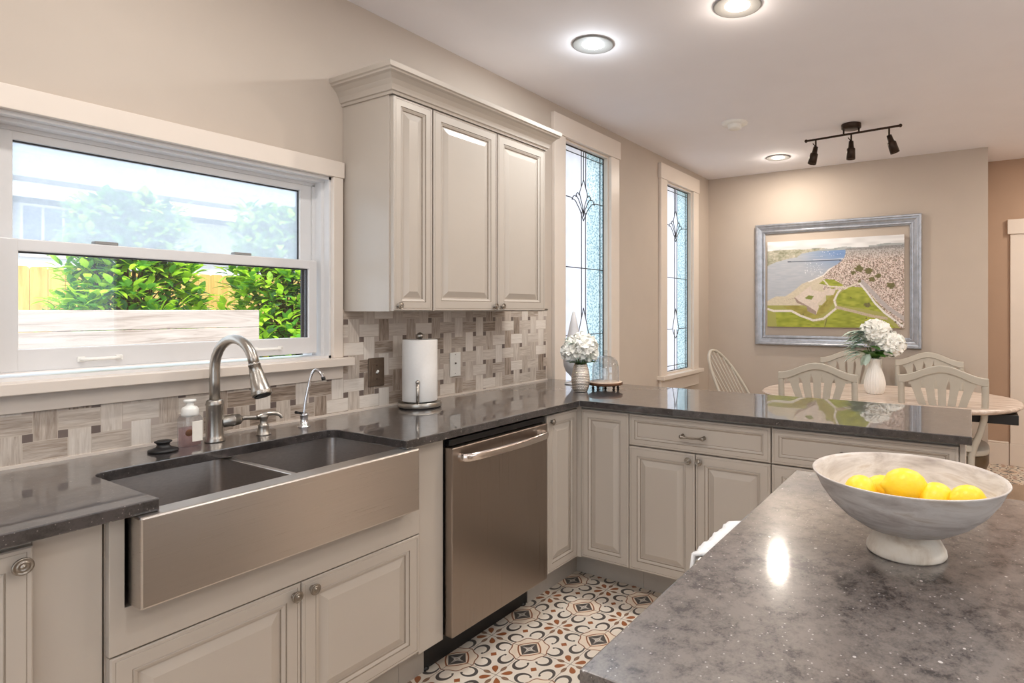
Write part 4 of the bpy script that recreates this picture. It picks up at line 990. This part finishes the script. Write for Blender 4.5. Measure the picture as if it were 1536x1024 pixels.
def paint(x, y):
    n1 = vnoise(x/9, y/6); n2 = vnoise(x/24, y/16, 3); n3 = vnoise(x/4, y/4, 5)
    if y < 55 + 10*vnoise(x/90, 0, 8) - (8 if x > 700 else 0):
        k = vnoise(x/80, y/14, 2); return tuple(214+26*k for _ in range(3))
    c = None
    if inpoly(x, y, LAND): pass
    elif inpoly(x, y, BANK):
        g = .5*n1+.5*n2; return (128+90*g, 130+80*g, 104+90*g)
    else:
        if y < 78: return (150+40*n2, 160+30*n2, 160+30*n2)
        far = max(0, min(1, (x-230)/260))*max(0, min(1, (230-y)/130)); n = vnoise(x/40, y/5, 6)
        c = (176-62*far+14*n, 182-36*far+10*n, 190+2*far+8*n)
        if abs(y - 138 - x*.008) < 3.2 and 150 < x < 520: c = (92, 100, 112)
        if abs(y - 130 - x*.008) < 2 and 330 < x < 540: c = (226, 226, 226)
        if n3 > .86 and 270 < x < 400 and 150 < y < 245: c = (250, 250, 250)
        if n3 > .88 and 380 < x < 520 and 80 < y < 118: c = (244, 246, 250)
        return c
    if x > 400 and y < 330 or x > 640 + (y-290)*.9:
        d = n3; c = (228, 214, 206) if d > .6 else (206, 182, 170) if d > .42 else (168, 156, 138) if n1 > .55 else (150, 132, 120)
        k = max(0, min(1, (150-y)/90)); c = tuple(q*(1-k)+176*k - (16 if d < .5 else 0) for q in c)
        if y < 80: c = tuple(q*.85 for q in c)
    else: c = (206+14*n1, 194+14*n1, 170+14*n1) if y < 430 and x < 420 else (168, 166, 92)
    g = vnoise(x/30, y/10, 4)
    for P in (GREEN1, GREEN2, GREEN3, GREEN4):
        if inpoly(x, y, P): c = (134+44*g, 146+36*g, 44+26*g)
    if inpoly(x, y, GREEN5): c = (148+30*g, 138+30*g, 66+20*g)
    if inpoly(x, y, FORT):
        c = (214+16*n1, 200+14*n1, 186+14*n1)
        if inpoly(x, y, WALLF): c = (150+26*n3, 132+22*n3, 120+20*n3)
        if inpoly(x, y, COURT): c = (132, 142, 64)
    for P, wd, col in ROADS:
        if dseg(x, y, P) < wd and not inpoly(x, y, FORT): c = tuple(q - 14*(n3 > .7) for q in col)
    for tx_, ty_, tr_ in TREES:
        if math.hypot(x-tx_, (y-ty_)*1.3) < tr_*(.7+.5*n1): c = (96+30*n3, 92+26*n3, 52+18*n3)
    return c
nx, nz = 300, 190; vs = []; fs = []; cols = []
for j in range(nz+1):
    for i in range(nx+1):
        vs.append((-.0345, .582-1.164*i/nx, .398-.796*j/nz)); c = paint(920*i/nx, 575*j/nz); cols += list(srgb(*[max(0, min(255, q)) for q in c]))
fs = [(j*(nx+1)+i, (j+1)*(nx+1)+i, (j+1)*(nx+1)+i+1, j*(nx+1)+i+1) for j in range(nz) for i in range(nx)]
me = bpy.data.meshes.new('printed_canvas'); me.from_pydata(vs, [], fs); me.materials.append(MT['print_paint'])
at_ = me.attributes.new('paint', 'FLOAT_COLOR', 'POINT'); at_.data.foreach_set('color', cols)
o = bpy.data.objects.new('printed_canvas', me); COL.objects.link(o); o.parent = t
# thin taupe slab standing in for a brown band on the floor
m = MB(); m.rbox(5.12, 5.58, -3.4, -2.42, .0005, .012, .004); t = m.build('floor_cover', 'taupe_slab'); tag(t, 'thin taupe slab on the tiled floor past the end of the table', 'mat')

# ------------------------------------------------------------------ ceiling
def area(name, loc, power, size, col, shape='DISK', rot=(0, 0, 0), spread=None):
    d = bpy.data.lights.new(name, 'AREA'); d.energy = power; d.shape = shape; d.size = size; d.color = col
    if spread: d.spread = spread
    o = bpy.data.objects.new(name, d); COL.objects.link(o); o.location = loc; o.rotation_euler = rot; return o
LP = 9.6
def can_light(x, y, label, col, lens, power=LP, R=.102, halo=1.3):
    t = thing('recessed_light', label, 'ceiling light', (x, y, CZ), group='recessed ceiling lights')
    MB().lathe([(R*.50, -.0008), (R*.97, -.0008), (R, -.003), (R*.985, -.007), (R*.93, -.008), (R*.50, -.0022)], 40, cap=False).build('trim_ring', 'can_reflector', t)
    MB().lathe([(.0001, -.0060), (R*.35, -.0085), (R*.52, -.0040), (R*.53, -.0009), (.0001, -.0009)], 32).build('lens', lens, t)
    a = area('lamp', (0, 0, -.012), power, R*1.1, col); a.parent = t
    if halo:  # added point lamp below the lens, throws a halo onto the ceiling
        d = bpy.data.lights.new('added_halo', 'POINT'); d.energy = halo; d.color = col; d.shadow_soft_size = .03
        o = bpy.data.objects.new('added_halo', d); COL.objects.link(o); o.parent = t; o.location = (0, 0, -.075)
    return t
cool, warm, neut = (.86, .94, 1.0), (1.0, .89, .77), (1.0, .965, .92)
can_light(2.498, -.662, 'round recessed light with a cool white glow, nearer the crown moulding', cool, 'lens_cool')
can_light(2.498, -1.393, 'round recessed light with a warm glow at the top edge of the photo', warm, 'lens_warm')
can_light(5.170, -.840, 'small-looking round recessed light over the far end of the dining area', warm, 'lens_warm', power=12)
for x, y in ((.75, -.85), (.75, -2.3), (2.5, -2.6), (.75, -3.7), (2.5, -3.8), (-1.1, -1.2), (-1.1, -3.2)):  # lamps out of view, added as fill light for the kitchen
    can_light(x, y, 'unseen recessed ceiling light added to fill the kitchen with light', neut, 'lens_warm', halo=1.0)
for x, y in ((4.2, -3.4), (5.5, -3.3)):  # two more unseen lamps, added to lift the dining end
    can_light(x, y, 'unseen recessed ceiling light added to brighten the right side of the dining room', warm, 'lens_warm', halo=1.0, power=15)
t = thing('smoke_detector', 'round white smoke detector on the ceiling left of the track light', 'smoke detector', (4.056, -.842, CZ))
MB().lathe([(.0001, -.018), (.078, -.017), (.086, -.012), (.089, -.004), (.089, -.0005)], 40, cap=False).build('base', 'white_plastic', t)
MB().lathe([(.0001, -.046), (.040, -.046), (.046, -.042), (.050, -.015)], 32, cap=False).build('sensor', 'white_plastic', t)
# track light
B = (4.515, -1.53, CZ); t = thing('track_light', 'black ceiling bar light with three adjustable spot heads', 'track light', B)
MB().lathe([(.0001, -.034), (.058, -.034), (.066, -.028), (.066, -.0005)], 36, cap=False).build('canopy', 'bronze', t)
m = MB(); m.tube([(.03, .315, -.066), (-.03, -.315, -.066)], .0075, 12)
for sg in (1, -1): m.sphere((.03*sg, .315*sg, -.066), .012, 12, 8)
for q in (-.05, .05): m.tube([(0, q, -.03), (0, q, -.066)], .006, 8)
m.build('bar', 'bronze', t)
for k, (s, dx, dy) in enumerate(((.245, -.12, .20), (0, .0, .02), (-.245, .10, -.30))):
    b_ = Vector((.03*s/.315, s, -.066)); kk = b_ + Vector((0, 0, -.055)); ax_ = Vector((dx, dy, -1)).normalized(); 
    rt = ax_.to_track_quat('-Z', 'Y').to_matrix()
    m = MB(); m.tube([b_, kk], .006, 8); m.tube([kk, kk + Vector((0, .02 if s >= 0 else -.0, .03))], .0035, 6)
    m.lathe([(.0001, .004), (.016, .002), (.018, -.03), (.020, -.045), (.027, -.05), (.028, -.052), (.030, -.125), (.0265, -.125), (.025, -.10)], 24, kk, rot=rt, cap=False)
    o = m.build('spot_head', 'bronze', t)
    e = MB(); e.lathe([(.0001, -.104), (.0255, -.104), (.0255, -.102), (.0001, -.102)], 20, kk, rot=rt); e.build('bulb', 'bulb_warm', o)
    d = bpy.data.lights.new('spot', 'SPOT'); d.energy = 3; d.spot_size = 1.5; d.spot_blend = .9; d.color = (1, .88, .72); d.shadow_soft_size = .025
    q = bpy.data.objects.new('spot', d); COL.objects.link(q); q.parent = t; q.location = kk + ax_*.128; q.rotation_euler = ax_.to_track_quat('-Z', 'Y').to_euler()

# ------------------------------------------------------------------ outside the sink window
MB().box(-14, 24, .14, 22, -.45, -.35).build('ground', 'pale_ground', kind='structure')
def pf(label, y, x0, x1, top, n0):
    t = thing('picket_fence', label, 'fence', ((x0+x1)/2, y, -.35)); wd = .140; cx0 = (x0+x1)/2; r = random.Random(3); k = 0; x = x0
    while x < x1:
        m = MB(); h = top+.35+r.uniform(-.006, .006); O = [(x-cx0, 0), (x+wd-.004-cx0, 0), (x+wd-.004-cx0, h-.045)] + [(px, pz) for px, pz in arc(x+wd/2-.002-cx0, h-.045, (wd-.004)/2, 0, PI, 8)][1:-1] + [(x-cx0, h-.045)]
        O = [(a, min(b, h) if b > h-.045 else b) for a, b in O]; O = [(a, h-.045+(b-h+.045)*.62) if b > h-.045 else (a, b) for a, b in O]
        m.prism(O, 0, .019, lambda a, b, c: (a, c, b)); m.build('picket', 'picket_wood', t); x += wd; k += 1
    for z in (.5, 1.7): MB().box(x0-cx0, x1-cx0, .02, .06, z, z+.09).build('rail', 'picket_wood', t)
pf('yellow wood picket fence beyond the shrubs outside the sink window', 5.8, 1.9, 9.3, 1.80, 0)
t = thing('plank_screen', 'pale weathered wood plank screen just outside the sink window', 'fence', (1.5, 3.0, -.35))
for k in range(11):
    z1 = 1.345+.35-k*.145; MB().rbox(-1.3, 1.395, -.012, .012, z1-.142, z1, .004).build('plank', 'pale_plank', t)
for q in (-1.2, .1, 1.34): MB().box(q-.04, q+.04, .014, .10, 0, 1.66).build('post', 'pale_plank', t)
def shrub(label, c, rx, ry, z0, z1, n, seed, trunk):
    r = random.Random(seed); t = thing('leafy_shrub', label, 'shrub', (c[0], c[1], -.35), group='shrubs outside the sink window'); m = MB(); st = MB(); H = z1-z0
    for i in range(n):
        # clumps: pick a twig end, then leaves around it
        a = r.uniform(0, 2*PI); zf = r.random(); q = math.sqrt(r.random())*(1-.55*abs(zf-.42)); q = max(q, r.random()*.9*(1-.5*zf))
        p = Vector((rx*q*math.cos(a), ry*q*math.sin(a), z0+.35+H*zf))
        up = Vector((math.cos(a)*.7, math.sin(a)*.7, .5+r.random()*.6))
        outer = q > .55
        for k in range(r.randint(5, 8)):
            d = Vector((r.uniform(-1, 1), r.uniform(-1, 1), r.uniform(-.5, .9))); ln = r.uniform(.085, .145)
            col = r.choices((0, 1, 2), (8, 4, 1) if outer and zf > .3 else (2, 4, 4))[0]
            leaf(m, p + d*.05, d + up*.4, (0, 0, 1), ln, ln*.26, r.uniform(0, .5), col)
        if i % 14 == 0: st.tube([(rx*.1*math.cos(a), ry*.1*math.sin(a), z0+.35+H*zf*.35), (p.x*.6, p.y*.6, p.z-.12), p], [.012, .007, .004], 6)
    for k in range(trunk): 
        a = 2*PI*k/trunk; st.tube([(.12*math.cos(a), .12*math.sin(a), 0), (.16*math.cos(a), .14*math.sin(a), .9), (.3*math.cos(a), .3*math.sin(a), z0+.35+H*.7)], [.04, .03, .012], 8)
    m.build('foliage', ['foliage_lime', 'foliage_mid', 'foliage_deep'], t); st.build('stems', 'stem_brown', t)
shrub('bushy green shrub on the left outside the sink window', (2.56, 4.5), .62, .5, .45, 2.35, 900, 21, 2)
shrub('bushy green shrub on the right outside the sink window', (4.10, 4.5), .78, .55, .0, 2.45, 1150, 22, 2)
# neighbouring house
t = thing('house', 'white neighbouring house with a pale shingle roof behind the fence', 'house', (5.0, 10.5, -.35))
MB().box(-8, 3.2, -2.1, 3, 0, 3.1).build('walls', 'house_siding', t)
m = MB(); m.add([(-8.4, -2.55, 3.32), (3.6, -2.55, 3.32), (3.6, .6, 5.6), (-8.4, .6, 5.6), (-8.4, 3.6, 3.3), (3.6, 3.6, 3.3)], [(0, 1, 2, 3), (3, 2, 5, 4), (0, 3, 4), (1, 5, 2), (0, 4, 5, 1)]); m.build('roof', 'shingles', t)
MB().box(-8.4, 3.6, -2.60, -2.555, 3.12, 3.31).build('fascia', 'fascia', t); MB().box(-8.4, 3.6, -2.62, -2.54, 3.315, 3.37).build('roof_edge', 'steel_dark', t)
f = MB(); f.box(-2.22, -1.55, -2.13, -2.10, 2.40, 3.10); w_ = f.build('window', 'fascia', t)
for k in range(3): MB().box(-2.19+k*.213, -2.01+k*.213, -2.136, -2.128, 2.44, 3.06).build('pane', 'house_glass', w_)
